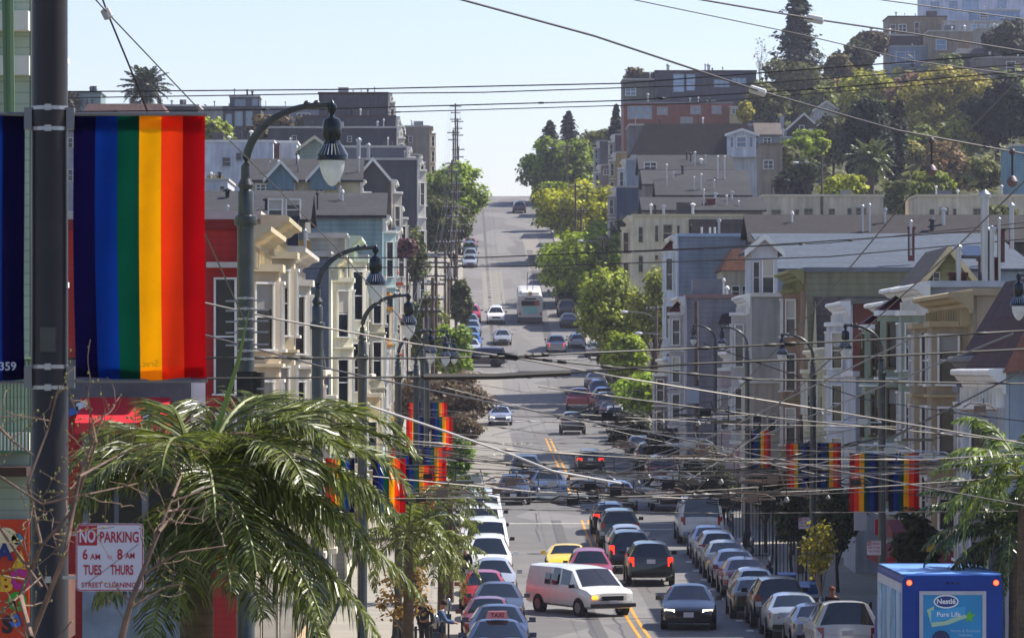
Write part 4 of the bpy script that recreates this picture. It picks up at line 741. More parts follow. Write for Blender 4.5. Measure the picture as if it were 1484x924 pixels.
bare('bare twiggy sapling between the no parking sign and the palm', P(190, 0, 29).xy.to_3d() + Vector((0, 0, RZ(29))), [([(175, 1500), (180, 1150), (176, 924)], .028), ([(176, 924), (190, 870), (230, 770), (250, 720)], .022), ([(230, 770), (255, 740), (290, 735)], .012), ([(250, 720), (262, 690), (256, 640)], .01), ([(210, 830), (260, 800), (330, 790)], .009), ([(190, 880), (240, 850), (270, 845)], .009)], 9, 29)

# ground cover on the wooded hill
n = 26000; X_ = rng.uniform(26, 150, n); Y_ = rng.uniform(470, 780, n); cl = np.sin(X_ * .23 + Y_ * .05) + np.sin(Y_ * .11 - X_ * .13) + rng.normal(0, .7, n); k_ = cl > -.8; X_, Y_, cl = X_[k_], Y_[k_], cl[k_]
Z_ = np.array([T(a, b) for a, b in zip(X_, Y_)]) + np.abs(rng.normal(0, .9, len(X_))) * np.clip(cl + .8, .2, 2)
C_ = np.stack([X_, Y_, Z_], 1); N_ = np.tile([0, -.3, 1.], (len(X_), 1))
tag(quads('ground_cover', leafq(C_, N_, rng.uniform(.3, .8, len(X_))), leafm('47522a')), 'low green scrub covering the slope between the hill trees', 'ground cover', kind='stuff')
# ---------------------------------------------------------------- vehicles
# station: y, half width scale, z low, z belt, z top ; seg flags W windshield S side glass R rear glass
CT = {
 'sedan': dict(w=.9, h=1.45, st=[(-2.3, .74, .32, .55, .55, ''), (-2.22, .88, .26, .64, .66, ''), (-1.95, .96, .24, .74, .76, ''), (-1.35, 1, .24, .84, .88, ''), (-.95, 1, .24, .92, .95, 'W'), (-.15, 1, .24, .93, 1.38, 'S'), (.22, 1, .24, .94, 1.44, ''), (.3, 1, .24, .94, 1.44, 'S'), (1.05, 1, .24, .95, 1.36, 'R'), (1.72, .98, .26, .96, 1.02, ''), (2.15, .93, .3, .94, .97, ''), (2.28, .82, .36, .84, .86, '')], wh=(-1.42, 1.36), hl=.64, tl=.78),
 'hatch': dict(w=.88, h=1.5, st=[(-2.1, .74, .32, .58, .58, ''), (-2.02, .88, .26, .68, .7, ''), (-1.75, .96, .24, .78, .82, ''), (-1.2, 1, .24, .88, .93, ''), (-.95, 1, .24, .95, 1.0, 'W'), (-.3, 1, .24, .95, 1.44, 'S'), (.15, 1, .24, .96, 1.5, ''), (.23, 1, .24, .96, 1.5, 'S'), (1.2, 1, .24, .97, 1.47, 'S'), (1.6, .97, .24, .98, 1.42, 'R'), (1.98, .94, .28, .98, 1.0, ''), (2.08, .88, .34, .86, .88, '')], wh=(-1.3, 1.25), hl=.68, tl=.92),
 'suv': dict(w=.94, h=1.72, st=[(-2.3, .78, .4, .72, .72, ''), (-2.22, .92, .34, .84, .86, ''), (-2.0, .98, .32, .98, 1.0, ''), (-1.3, 1, .32, 1.06, 1.1, ''), (-1.05, 1, .32, 1.1, 1.14, 'W'), (-.45, 1, .32, 1.1, 1.64, 'S'), (.2, 1, .32, 1.1, 1.72, ''), (.28, 1, .32, 1.1, 1.72, 'S'), (1.2, 1, .32, 1.1, 1.72, 'S'), (1.95, .98, .34, 1.1, 1.68, 'R'), (2.18, .95, .38, 1.1, 1.14, ''), (2.26, .9, .42, .9, .92, '')], wh=(-1.45, 1.4), hl=.84, tl=1.0),
 'van': dict(w=1.0, h=2.05, st=[(-2.62, .8, .42, .78, .78, ''), (-2.55, .93, .36, .98, 1.0, ''), (-2.3, .98, .34, 1.12, 1.14, ''), (-1.75, 1, .34, 1.18, 1.26, 'W'), (-.95, 1, .34, 1.2, 1.95, 'S'), (-.2, 1, .34, 1.2, 2.03, ''), (-.08, 1, .34, 1.2, 2.04, 'v'), (.5, 1, .34, 1.2, 2.05, ''), (2.5, 1, .34, 1.2, 2.03, 'R'), (2.64, .97, .38, 1.18, 1.24, ''), (2.68, .94, .42, 1.0, 1.0, '')], wh=(-1.72, 1.55), hl=.86, tl=1.1),
 'minivan': dict(w=.95, h=1.8, st=[(-2.35, .78, .36, .68, .68, ''), (-2.27, .92, .3, .82, .84, ''), (-2.05, .97, .28, .94, .96, ''), (-1.5, 1, .28, 1.04, 1.1, 'W'), (-.65, 1, .28, 1.06, 1.7, 'S'), (.1, 1, .28, 1.06, 1.8, ''), (.2, 1, .28, 1.06, 1.8, 'S'), (1.3, 1, .28, 1.06, 1.8, 'S'), (2.05, .98, .3, 1.06, 1.76, 'R'), (2.3, .95, .34, 1.06, 1.1, ''), (2.36, .9, .4, .9, .9, '')], wh=(-1.5, 1.45), hl=.8, tl=1.05),
 'pickup': dict(w=.96, h=1.75, st=[(-2.6, .78, .44, .78, .78, ''), (-2.52, .93, .38, .92, .94, ''), (-2.3, .98, .36, 1.04, 1.06, ''), (-1.5, 1, .36, 1.1, 1.14, ''), (-1.2, 1, .36, 1.12, 1.18, 'W'), (-.55, 1, .36, 1.14, 1.7, 'S'), (.2, 1, .36, 1.14, 1.74, 'S'), (.75, 1, .36, 1.14, 1.68, 'R'), (.95, 1, .36, 1.14, 1.16, ''), (1.0, 1, .36, 1.1, 1.1, ''), (2.5, 1, .4, 1.08, 1.08, ''), (2.6, .96, .44, 1.0, 1.0, '')], wh=(-1.6, 1.5), hl=.9, tl=.92),
 'camper': dict(w=.96, h=1.85, st=[(-2.6, .78, .44, .78, .78, ''), (-2.52, .93, .38, .92, .94, ''), (-2.3, .98, .36, 1.04, 1.06, ''), (-1.5, 1, .36, 1.1, 1.14, ''), (-1.2, 1, .36, 1.12, 1.18, 'W'), (-.55, 1, .36, 1.14, 1.74, 'S'), (.4, 1, .36, 1.14, 1.78, ''), (.6, 1, .36, 1.14, 1.82, 'S'), (1.6, 1, .36, 1.14, 1.84, 'S'), (2.35, 1, .38, 1.14, 1.82, 'R'), (2.55, 1, .4, 1.14, 1.18, ''), (2.62, .96, .44, .9, .9, '')], wh=(-1.6, 1.5), hl=.9, tl=.95),
 'convertible': dict(w=.88, h=1.3, st=[(-2.15, .72, .3, .52, .52, ''), (-2.07, .88, .24, .62, .64, ''), (-1.8, .96, .22, .72, .76, ''), (-1.1, 1, .22, .84, .9, ''), (-.7, 1, .22, .9, .94, 'W'), (-.1, 1, .22, .9, 1.26, 'S'), (.1, 1, .22, .9, 1.3, 'S'), (.8, 1, .22, .92, 1.28, 'R'), (1.3, .99, .22, .92, .96, ''), (1.95, .93, .28, .88, .9, ''), (2.1, .8, .34, .76, .76, '')], wh=(-1.3, 1.25), hl=.58, tl=.72),
}
CM = {}
TAILM = mat('8c0d0a', .25, 0, 0, spec=.8); TAILON = mat('ff2a14', .3, 0, 0, emit=1.6); HLM = mat('c4ccd0', .1, .3, 0, spec=1); HLON = mat('fff2c0', .3, 0, 0, emit=3.0); AMB = mat('e88a20', .3, 0, 0)
PLATE = mat('cfd2d6', .6, 0, 0); CHR = mat('b8bcc0', .22, .9, 0); GRL = mat('16171a', .4, .2, 0); RIM = mat('8c8f92', .35, .7, .1)
def carmesh(kind):
    if kind in CM: return CM[kind]
    d = CT[kind]; S = d['st']; w = d['w']; rings = []
    for (y, ws, zl, zb, zt, _) in S:
        W = w * ws; h = max(0, zt - zb); wr = W * .97 - .30 * min(1.0, h / .5) * (1 if kind != 'van' else .5); hh = min(h, .07) + .0
        half = [(W * .86, zl), (W * .985, zl + .1), (W, zl + (zb - zl) * .6), (W * .975, zb), (W * .975 - (W * .975 - wr) * .12, zb + h * .1), (wr + .02, zt - hh * .9), (wr - .11, zt - .01), (wr * .5, zt + .02), (0, zt + .028)]
        rings.append([(x, y, z) for x, z in half] + [(-x, y, z) for x, z in half[-2::-1]])
    N = len(rings[0]); parts = {'body': MB(), 'windshield': MB(), 'rear_window': MB(), 'sideL': MB(), 'sideR': MB()}
    for p in parts.values(): p.v = [q for r in rings for q in r]
    for i in range(len(S) - 1):
        fl = S[i][5]
        for j in range(N - 1):
            f = (i * N + j, (i + 1) * N + j, (i + 1) * N + j + 1, i * N + j + 1); t = 'body'; jj = j if j < 8 else N - 2 - j
            if fl == 'W' and jj >= 6: t = 'windshield'
            elif fl == 'R' and jj >= 6: t = 'rear_window'
            elif fl in ('S', 'v') and jj == 4: t = 'sideR' if j < 8 else 'sideL'
            parts[t].f.append(f)
        parts['body'].f.append((i * N, i * N + N - 1, (i + 1) * N + N - 1, (i + 1) * N))
    parts['body'].f.append(tuple(range(N))); k = (len(S) - 1) * N; parts['body'].f.append(tuple(k + q for q in range(N - 1, -1, -1)))
    out = {}
    for k_, p in parts.items():
        use = sorted({i for f in p.f for i in f}); mp = {a: b for b, a in enumerate(use)}; q = MB(); q.v = [p.v[i] for i in use]; q.f = [tuple(mp[i] for i in f) for f in p.f]
        if q.f: out[k_] = q.mesh(k_, None, 38)
    yf = S[0][0]; yr = S[-1][0]; hl, tl = d['hl'], d['tl']; W = w
    f1 = S[1]; r1 = S[-2]
    for sg, nm in ((-1, 'L'), (1, 'R')):
        b = MB(); x0 = W * .52; x1 = W * .86
        b.extr([(sg * x0, f1[0] - .055, hl - .08), (sg * x1, f1[0] + .02, hl - .07), (sg * (x1 + .04), f1[0] + .1, hl + .07), (sg * x0, f1[0] - .02, hl + .06)], (0, .12, 0)); out['hl' + nm] = b.mesh('headlight', None)
        b = MB(); hgt = .1 if kind in ('sedan', 'hatch', 'convertible') else .2
        b.extr([(sg * W * (.58 if hgt < .15 else .72), yr + .02, tl - hgt), (sg * W * .93, r1[0] + .02, tl - hgt), (sg * W * .93, r1[0] + .02, tl + hgt * .8), (sg * W * (.58 if hgt < .15 else .72), yr + .0, tl + hgt * .8)], (0, -.14, 0)); out['tl' + nm] = b.mesh('taillight', None)
        b = MB(); yc = [s[0] for s in S if 'W' in s[5]][0] + .35; zb = [s[3] for s in S if 'W' in s[5]][0]
        b.obox((sg * (W + .12), yc), (1, 0), (0, 1), .1, .05, zb + .02, zb + .17); b.obox((sg * (W + .02), yc + .02), (1, 0), (0, 1), .05, .03, zb + .02, zb + .06); out['mir' + nm] = b.mesh('mirror', None)
    b = MB(); b.box(-W * .46, W * .46, yf - .035, yf + .1, hl - .16, hl + .02); out['grille'] = b.mesh('grille', None)
    b = MB(); b.box(-W * .8, W * .8, f1[0] - .105, f1[0] + .1, S[1][2] + .04, S[1][2] + .16); out['bumpF'] = b.mesh('bumper', None)
    b = MB(); b.box(-W * .82, W * .82, yr - .1, yr + .05, S[-2][2] + .05, S[-2][2] + .19); out['bumpR'] = b.mesh('bumper', None)
    for nm, y in (('plF', f1[0] - .125), ('plR', yr + .07)):
        b = MB(); z = S[1][2] + .19 if nm == 'plF' else tl - .08; b.box(-.17, .17, min(y, y + .02), max(y, y + .02), z, z + .17); out[nm] = b.mesh('number_plate', None)
    R = .33 if kind in ('sedan', 'hatch', 'convertible') else .37
    b = MB().tube([(-.11, 0, 0), (.11, 0, 0)], R, 18); out['tyre'] = b.mesh('tyre', None, 40)
    b = MB().tube([(-.118, 0, 0), (.118, 0, 0)], R * .62, 12); out['rim'] = b.mesh('rim', None, 40)
    b = MB().tube([(-.1, 0, 0), (W + .006 - (d['w'] - .08), 0, 0)], R * 1.17, 20)
    out['arch'] = b.mesh('wheel_arch', None)
    b = MB()
    for sg in (-1, 1):
        sfs = [s for s in S if 'S' in s[5]]
        b.box(min(sg * (W + .004), sg * (W - .01)), max(sg * (W + .004), sg * (W - .01)), d['wh'][0] + .55, d['wh'][1] - .55, sfs[0][3] - .12, sfs[0][3] - .1)
    out['R'] = R; CM[kind] = out; return out
def vehicle(label, px, D, kind, colour, head=0, cat=None, X=None, lights=None, plates=True, brake=False, scale=1, name=None, group=None, rack=None, plain=False):
    """head 0 = facing the camera, 180 = facing away"""
    M = carmesh(kind); d = CT[kind]; x = (px - U0) * D / F if X is None else X; z = T(x, D); sl_ = math.atan((T(x, D + 2) - T(x, D - 2)) / 4)
    nm = name or {'sedan': 'car', 'hatch': 'hatchback', 'suv': 'suv', 'van': 'van', 'minivan': 'minivan', 'pickup': 'pickup_truck', 'camper': 'pickup_truck', 'convertible': 'convertible_car'}[kind]
    r = thing(nm, label, cat or {'van': 'van', 'minivan': 'van', 'pickup': 'truck', 'camper': 'truck'}.get(kind, 'car'), (x, D, z), 0, group)
    q = Matrix.Rotation(sl_, 4, 'X') @ Matrix.Rotation(math.radians(head), 4, 'Z'); r.rotation_euler = q.to_euler(); sv_ = scale if scale != 1 else random.uniform(.965, 1.035); r.scale = (sv_,) * 3
    cv = [int(colour[i:i + 2], 16) for i in (0, 2, 4)] if isinstance(colour, str) else None; pm = colour if cv is None else (paint(colour) if max(cv) - min(cv) > 55 or max(cv) < 60 else metalp(colour))
    def part(name, me, m, par=r, loc=(0, 0, 0)):
        o = bpy.data.objects.new(name, me); COL.objects.link(o)
        if not me.materials: me.materials.append(m)
        o.material_slots[0].link = 'OBJECT'; o.material_slots[0].material = m; o.parent = par; o.location = loc; return o
    part('body', M['body'], pm); part('windshield', M['windshield'], CARGLASS); part('rear_window', M['rear_window'], CARGLASS)
    for s in ('sideL', 'sideR'):
        if s in M: part('side_window', M[s], CARGLASS)
    toward = abs(head) < 90; R = M['R']
    for sg in (-1, 1):
        for yy in d['wh']:
            t = part('wheel', M['tyre'], RUBBER, r, (sg * (d['w'] - .08), yy, R)); ar = part('wheel_arch', M['arch'], BLACK, r, (sg * (d['w'] - .08), yy, R)); ar.rotation_euler = (0, 0, 0 if sg > 0 else math.pi)
            if D < 330: part('rim', M['rim'], RIM, t)
    for s in 'LR':
        part('headlight', M['hl' + s], HLON if lights else HLM); part('taillight', M['tl' + s], TAILON if brake else TAILM); part('mirror', M['mir' + s], BLACK if kind in ('van', 'suv', 'pickup') else pm)
    part('bumper', M['bumpF'], CHR if kind in ('pickup', 'camper') else GRL); part('bumper', M['bumpR'], GRL if not kind == 'pickup' else CHR)
    part('grille', M['grille'], GRL)
    if plates and D < 330: part('number_plate', M['plF'], PLATE); part('number_plate', M['plR'], PLATE)
    if rack:
        b = MB(); h = d['h'] + .12
        if rack == 'ladder':
            for sx in (-.75, .75): b.tube([(sx, -.8, h + .12), (sx, 2.3, h + .1)], .03, 5); 
            for yy in (-.6, .4, 1.4, 2.2): b.tube([(-.8, yy, h - .14), (-.8, yy, h + .12), (.8, yy, h + .12), (.8, yy, h - .14)], .03, 5)
            for yy in range(10): b.tube([(-.35, -.8 + yy * .33, h + .2), (.1, -.8 + yy * .33, h + .2)], .02, 4)
            for sx in (-.35, .1): b.tube([(sx, -1, h + .2), (sx, 2.4, h + .2)], .025, 4)
        else:
            for sx in (-.55, .55): b.tube([(sx, -.3, h - .14), (sx, -.2, h - .06), (sx, 1.4, h - .06), (sx, 1.5, h - .16)], .022, 5)
            if rack == 'bars':
                for yy in (0, 1.1): b.tube([(-.6, yy, h - .04), (.6, yy, h - .04)], .02, 5)
        o = b.build('roof_rack', CHR if rack == 'ladder' else BLACK, None, off=False); o.parent = r; o.location = (0, 0, 0) if True else 0
        o.data.transform(Matrix.Identity(4))
    return r
# fix for build() origin of local parts
def local(b, name, m, par, smooth=False):
    o = bpy.data.objects.new(name, b.mesh(name, m, smooth)); COL.objects.link(o); o.parent = par; return o
GP = 'cars parked along the kerb'
V = vehicle
# left kerb, near to far
t = V('dark blue taxi with a pink lit roof sign, nearest car on the left kerb', 0, 134, 'sedan', '1c2c50', X=.98, name='taxi', cat='taxi')
b = MB(); b.extr([(-.33, -.12, 1.46), (.33, -.12, 1.46), (.27, -.12, 1.68), (-.27, -.12, 1.68)], (0, .2, 0)); s = local(b, 'roof_sign', mat('d88a94', .4), t)
text('sign_lettering', 'TAXI', mat('8c1420', .5), .17, (0, -.125, 1.56), (math.pi / 2, 0, 0), s, off=False, bold=.006)
V('blue grey saloon parked directly behind the taxi', 0, 144.5, 'sedan', '3c4660', X=1.1)
V('dark red hatchback with black glass roof edge, third from the taxi', 0, 151, 'hatch', '6a1c22', X=.8, rack='rails')
V('slate grey saloon with big dark windscreen on the left kerb', 0, 162, 'sedan', '454c58', X=1.2)
V('crimson estate half hidden behind the slate grey saloon', 0, 169, 'hatch', '9a1420', X=.75)
V('silver white estate parked in front of the small white van', 0, 177, 'hatch', 'b4b8bc', X=1.15)
V('compact white delivery van with rounded bonnet on the left kerb', 0, 188, 'minivan', paint('d8d8d6'), X=1.0, scale=1.02)
V('larger white cargo van with black mirrors behind the compact one', 0, 197, 'van', paint('dadad8'), X=.95)
t = V('white service truck with blue and red emblem on its raised front', 0, 208, 'van', paint('d4d4d2'), X=.8)
for x0, x1, h in ((-.35, .35, '2c4c9a'), (-.75, -.5, 'b03a3a'), (.5, .75, 'b03a3a')):
    b = MB().box(x0, x1, -2.70, -2.6, .92, 1.08); local(b, 'emblem', mat(h, .5), t)
V('white van standing behind the service truck', 0, 217.5, 'van', paint('cfd0ce'), X=.85)
V('silver white minivan farthest in the near left row', 0, 225, 'minivan', 'b8bcbe', X=.85)
V('grey blue car poking out at the left of the white vans', 0, 222, 'sedan', '5a6474', X=-1.5)
# moving, near
VN = V('white cargo van with black bumper turning across the yellow line', 0, 168, 'van', paint('d6d5d0'), X=4.25, head=27, scale=.95)
VN.scale = (.95, .95, .85)
b = MB()
for y0, y1 in ((.0, .45), (.62, 1.02)):
    for sg in (-1,): b.extr([(sg * 1.0 - .012, y0, 1.26), (sg * 1.0 - .012, y1, 1.26), (sg * .93 - .012, y1, 1.72), (sg * .93 - .012, y0, 1.72)], (.01, 0, 0))
local(b, 'side_window', CARGLASS, VN); b = MB().box(-.88, -.66, -2.655, -2.6, .78, .92); local(b, 'indicator_lamp', mat('ffa030', .3, 0, 0, emit=1.5), VN)
b = MB()
for z in (.72, .8, .88, .95): b.box(-.58, .58, -2.68, -2.63, z, z + .022)
local(b, 'grille_bar', CHR, VN); b = MB().box(-.95, .95, -2.74, -2.6, .42, .58); local(b, 'front_bumper', mat('4a4b4c', .4, .5), VN)
V('bright yellow convertible with black soft top behind the white van', 0, 191, 'convertible', paint('f0c400'), X=4.3)
V('dull red estate with roof rails hidden behind the white van', 0, 182, 'suv', '8a2430', X=5.0, rack='rails', scale=.93)
V('black saloon with lit headlamps facing the camera near the bottom', 0, 160, 'sedan', paint('060708'), X=7.85, head=-3, lights=1)
V('dark green sport utility with red brake lights driving away', 0, 186, 'suv', '2a332f', X=7.5, head=180, brake=1, rack='rails')
V('dark blue sport utility ahead of the green one', 0, 194.5, 'suv', '1e2840', X=7.0, head=180, rack='bars', brake=1)
V('silver estate with red tail lamps in the uphill queue', 0, 203, 'hatch', 'a8aab0', X=7.15, head=180, brake=1)
V('forest green sport utility in the uphill queue', 0, 212, 'suv', '1f3a30', X=7.15, head=180)
V('small black car behind the forest green one in the queue', 0, 221, 'hatch', '1a1c20', X=7.0, head=180, brake=1)
V('red sport utility parked across from the white van', 0, 238, 'suv', '6e1420', X=10.6, head=180)
V('white work car at the mouth of the side street', 0, 237, 'hatch', 'c4c8c8', X=8.0, head=180)
V('dark pickup truck with a blue tinted bonnet waiting at the crossing', 0, 246, 'pickup', '4a6080', X=4.55, rack=None)
V('dark grey car beside the blue tinted pickup', 0, 243, 'hatch', '3a4452', X=2.6)
V('black sport utility approaching behind the pickup', 0, 262, 'suv', '2c3c50', X=3.55)
V('small black and red hatchback driving uphill with red rear', 0, 277, 'hatch', '3a3c40', X=7.6, head=180, brake=1)
V('dark sport utility with roof box driving uphill', 0, 338, 'suv', '1d2126', X=8.0, head=180, rack='bars')
V('bright red pickup with pale cargo driving uphill', 0, 372, 'pickup', 'a01822', X=9.4, head=176)
V('pale blue white saloon coming downhill past the brown tree', 0, 352, 'sedan', 'a8b0c4', X=2.8, lights=1)
V('charcoal minivan crossing the upper side street', 0, 431, 'minivan', '2c2c36', X=1.6, head=-98, scale=1.0)
V('silver saloon coming downhill at the upper crossing', 0, 462, 'sedan', 'a8a8a4', X=3.9)
V('silver pickup with red tail lamp going uphill at the upper crossing', 0, 452, 'pickup', '9a9ca4', X=9.1, head=180, brake=1)
V('white sport utility coming downhill beside the trolleybus', 0, 484, 'suv', paint('dcdcda'), X=3.4)
V('dark car near the crest of the hill', 0, 686, 'suv', '1a1a28', X=8.3, head=180)
# left kerb, far
for i, (D, k, h, lb) in enumerate(((449, 'hatch', 'c8cace', 'white hatchback lowest in the upper left kerb row'), (457, 'sedan', '2c5cae', 'vivid blue saloon in the upper left kerb row'), (464, 'hatch', '4a6684', 'steel blue hatchback behind the vivid blue one'), (471, 'sedan', '8c94a0', 'grey saloon in the upper left kerb row'), (478, 'hatch', '7c8c94', 'pale green grey car below the red one'), (486, 'suv', 'a02434', 'red car topmost of the upper left kerb row'),
     (568, 'sedan', 'b8bcbe', 'silver white saloon below the trees on the steep left kerb'), (577, 'suv', '9aa0a4', 'silver sport utility second on the steep left kerb'), (590, 'suv', '2c4440', 'dark green car third on the steep left kerb'), (602, 'hatch', '8c2430', 'small red car highest on the steep left kerb'))):
    V(lb, 0, D, k, h, X=.75 + .1 * (i % 2), group=GP)
# right kerb, near to far
V('white pickup with camper shell and roof rack beside the blue box truck', 0, 139, 'camper', paint('d4d4d0'), X=11.4, head=180, rack='bars')
R1 = [(148, 'sedan', 'a4b0bc', 'pale silver saloon right in front of the white pickup', 11.3), (154.5, 'sedan', 'a8b2bc', 'silver blue saloon behind the black sport utility', 11.0), (161, 'suv', '1e1e20', 'black sport utility with privacy glass on the right kerb', 10.95),
      (166.5, 'sedan', '4c4a38', 'olive brown saloon tucked beside the black sport utility', 10.5), (172.5, 'hatch', 'd0cfcb', 'white hatchback with tall rear window on the right kerb', 10.85), (179, 'sedan', '7c3036', 'dull red saloon with pale rear glass on the right kerb', 10.9),
      (185, 'sedan', 'a0a4ac', 'silver saloon between the red one and a champagne one', 10.85), (191, 'sedan', 'a8a69c', 'champagne silver saloon in the right kerb row', 10.85), (197.5, 'hatch', 'd6d6d4', 'bright white hatchback near the top of the near right row', 10.85), (204, 'sedan', '8c98ac', 'blue silver saloon parked next to the ladder van', 10.9)]
for D, k, h, lb, X in R1: V(lb, 0, D, k, h if h[0] not in 'd' else paint(h), X=X, head=180, group=GP, brake=False)
V('white ladder rack van with two rear windows on the right kerb', 0, 215, 'van', paint('c9ccd0'), X=11.0, head=180, rack='ladder', scale=1.04)
R2 = [(262, 'suv', '7a1c30', 'maroon car parked below the dark street tree', 11.3), (272, 'hatch', '23242a', 'black hatchback above the maroon car', 11.3), (281, 'suv', '26303c', 'dark slate car under the street tree shade', 11.4), (300, 'sedan', '3c3f46', 'charcoal saloon on the shaded right kerb', 11.5), (325, 'suv', '2a3440', 'dark van like car with teal window by the wires', 11.4), (341, 'sedan', 'c0c2c4', 'white saloon beside the round light green tree', 11.5),
      (350, 'hatch', 'a8aaac', 'silver hatchback above the white saloon', 11.5), (359, 'sedan', '5a2c38', 'wine red saloon on the middle right kerb', 11.4), (368, 'suv', '5c6068', 'mid grey sport utility on the middle right kerb', 11.4), (378, 'sedan', '8ca0c0', 'light blue saloon on the middle right kerb', 11.5), (388, 'hatch', '3c5a94', 'blue hatchback on the middle right kerb', 11.4), (398, 'sedan', '6c7078', 'dim grey saloon on the middle right kerb', 11.4),
      (446, 'sedan', '9a9ca4', 'silver grey saloon at the upper right corner beside the stop sign', 12.7), (458, 'hatch', 'b8bac0', 'pale silver hatchback left of the stop sign', 11.3), (480, 'sedan', '3c4850', 'dark teal saloon shaded under the flat topped tree', 11.0), (492, 'suv', '20242c', 'black car deeper in the tree shade', 11.0), (505, 'hatch', '4c4440', 'brown grey car in the tree shade beside the trolleybus', 11.0)]
for D, k, h, lb, X in R2: V(lb, 0, D, k, h, X=X, head=180, group=GP)
# trolleybus
D = 482; x = 7.0; z = T(x, D); r = thing('trolleybus', 'white trolleybus climbing the hill with two poles raised to the wires', 'bus', (x, D, z)); a = math.atan((RZ(D + 6) - RZ(D)) / 6)
r.rotation_euler = (a, 0, 0)
def rbox(b, x0, x1, y0, y1, z0, z1, c=.15):
    pr = [(x0, z0), (x1, z0), (x1, z1 - c), (x1 - c * .3, z1 - c * .3), (x1 - c, z1), (x0 + c, z1), (x0 + c * .3, z1 - c * .3), (x0, z1 - c)]
    return b.extr([(px, y0, pz) for px, pz in pr], (0, y1 - y0, 0))
local(rbox(MB(), -1.28, 1.28, 0, 12, .75, 3.05, .3), 'body', mat('b4b2ac', .4, var=.06), r); local(MB().box(-1.27, 1.27, .03, 11.97, .3, .748), 'skirt', mat('43444a', .5), r)
local(MB().box(-.95, .95, -.03, 0.05, 1.95, 2.5), 'rear_window', GLASS, r); local(MB().box(-.75, .75, -.04, 0.05, 1.15, 1.85), 'advert_panel', mat('78b0a8', .5), r); local(MB().box(.45, .95, -.045, 0.02, 2.0, 2.45), 'red_panel', mat('9a3838', .5), r)
local(MB().box(-.6, .6, -.03, 0.05, 2.62, 2.78), 'route_display', BLACK, r); local(MB().box(-.9, .9, .6, 5, 3.052, 3.3), 'roof_unit', mat('c8c6c0', .5), r); local(MB().box(-.18, .18, .1, .5, 3.0, 3.4), 'pole_base', mat('a08a60', .5), r)
for sx in (-1, 1):
    local(MB().box(sx * 1.1 - .09, sx * 1.1 + .09, -.04, .05, 1.0, 1.25), 'taillight', TAILM, r); local(MB().tube([(sx * .3, 3.5, 3.3), (sx * .34, -2.2, 5.6)], .035, 6), 'trolley_pole', BLACK, r)
    b = MB(); 
    for k in range(6): b.box(sx * 1.284 - .005, sx * 1.284 + .005, .6 + k * 1.8, 2.2 + k * 1.8, 1.75, 2.6)
    local(b, 'side_windows', GLASS, r)
    for yy in (2.6, 9): local(MB().tube([(sx * 1.0, yy, .48), (sx * 1.29, yy, .48)], .48, 16), 'wheel', RUBBER, r)
# blue box truck
D = 110; z = T(11.6, D); r = thing('box_truck', 'blue delivery box truck with a framed water advert on its rear', 'truck', (11.72, D, z)); BLU = mat('083a8e', .5, 0, .12, 1, spec=.25); r['_o'] = (0, 0, 0)
zt = P(0, 834, D).z - z + .01
local(rbox(MB(), -1.2, 1.2, 0, 6.6, .75, zt, .12), 'box_body', BLU, r); local(MB().box(-1.1, 1.1, .02, 8.6, .45, .748), 'chassis', BLACK, r)
cb = MB(); cb.extr([(-1.1, 6.7, .6), (-1.1, 8.8, .6), (-1.1, 8.8, 1.5), (-1.1, 8.1, 2.5), (-1.1, 6.7, 2.6)], (2.2, 0, 0)); local(cb, 'cab', BLU, r)
local(MB().box(-1.19, 1.19, .2, 6.5, zt + .002, zt + .03), 'roof_panel', mat('6a98d8', .4), r)
for sx in (-1, 1):
    for yy in (1.6, 7.7): local(MB().tube([(sx * .8, yy, .45), (sx * 1.14, yy, .45)], .45, 16), 'wheel', RUBBER, r)
    local(MB().tube([(sx * 1.04, -.035, zt - .17), (sx * 1.04, .0, zt - .17)], .062, 14), 'marker_lamp', mat('ff5030', .3, 0, 0, emit=2.5), r)
    local(MB().tube([(sx * 1.04, -.02, zt - .17), (sx * 1.04, .002, zt - .17)], .085, 14), 'lamp_bezel', TAILM, r)
for k in (-1, 0, 1): local(MB().tube([(k * .12, -.02, zt - .18), (k * .12, 0, zt - .18)], .03, 8), 'clearance_lamp', BLACK, r)
fx0, fx1, fz1, fz0 = -.80, .80, zt - .37, zt - 2.2; fr = MB(); t = .09
fr.box(fx0, fx0 + t, -.05, .01, fz0, fz1); fr.box(fx1 - t, fx1, -.05, .01, fz0, fz1); fr.box(fx0 + t + .001, fx1 - t - .001, -.05, .01, fz1 - t, fz1); fr.box(fx0 + t + .001, fx1 - t - .001, -.05, .01, fz0, fz0 + t)
local(fr, 'advert_frame', mat('a8acb8', .4, .3), r); ad = local(MB().box(fx0 + t, fx1 - t, -.03, .005, fz0 + t, fz1 - t), 'advert_panel', mat('1f86bc', .5, var=.12, scale=1.2), r); ad['_o'] = (0, 0, 0)
def ell(cx, cz, rx, rz, y, nm, m, n=28): b = MB(); b.add([(cx + rx * math.cos(2 * math.pi * i / n), y, cz + rz * math.sin(2 * math.pi * i / n)) for i in range(n)], [tuple(range(n))]); return local(b, nm, m, ad)
WH = mat('e4e8ec', .5, 0, 0); tz = fz1
ell(-.16, tz - .25, .30, .165, -.034, 'logo_border', WH); ell(-.16, tz - .25, .265, .13, -.038, 'logo_oval', mat('1a3478', .5, 0, 0))
text('logo_lettering', 'Nestlé', WH, .17, (-.16, -.042, tz - .25), (math.pi / 2, 0, 0), ad, off=False, bold=.005)
def sw(pts, y, nm, m): b = MB(); b.add([(x, y, tz - z_) for x, z_ in pts], [tuple(range(len(pts)))]); return local(b, nm, m, ad)
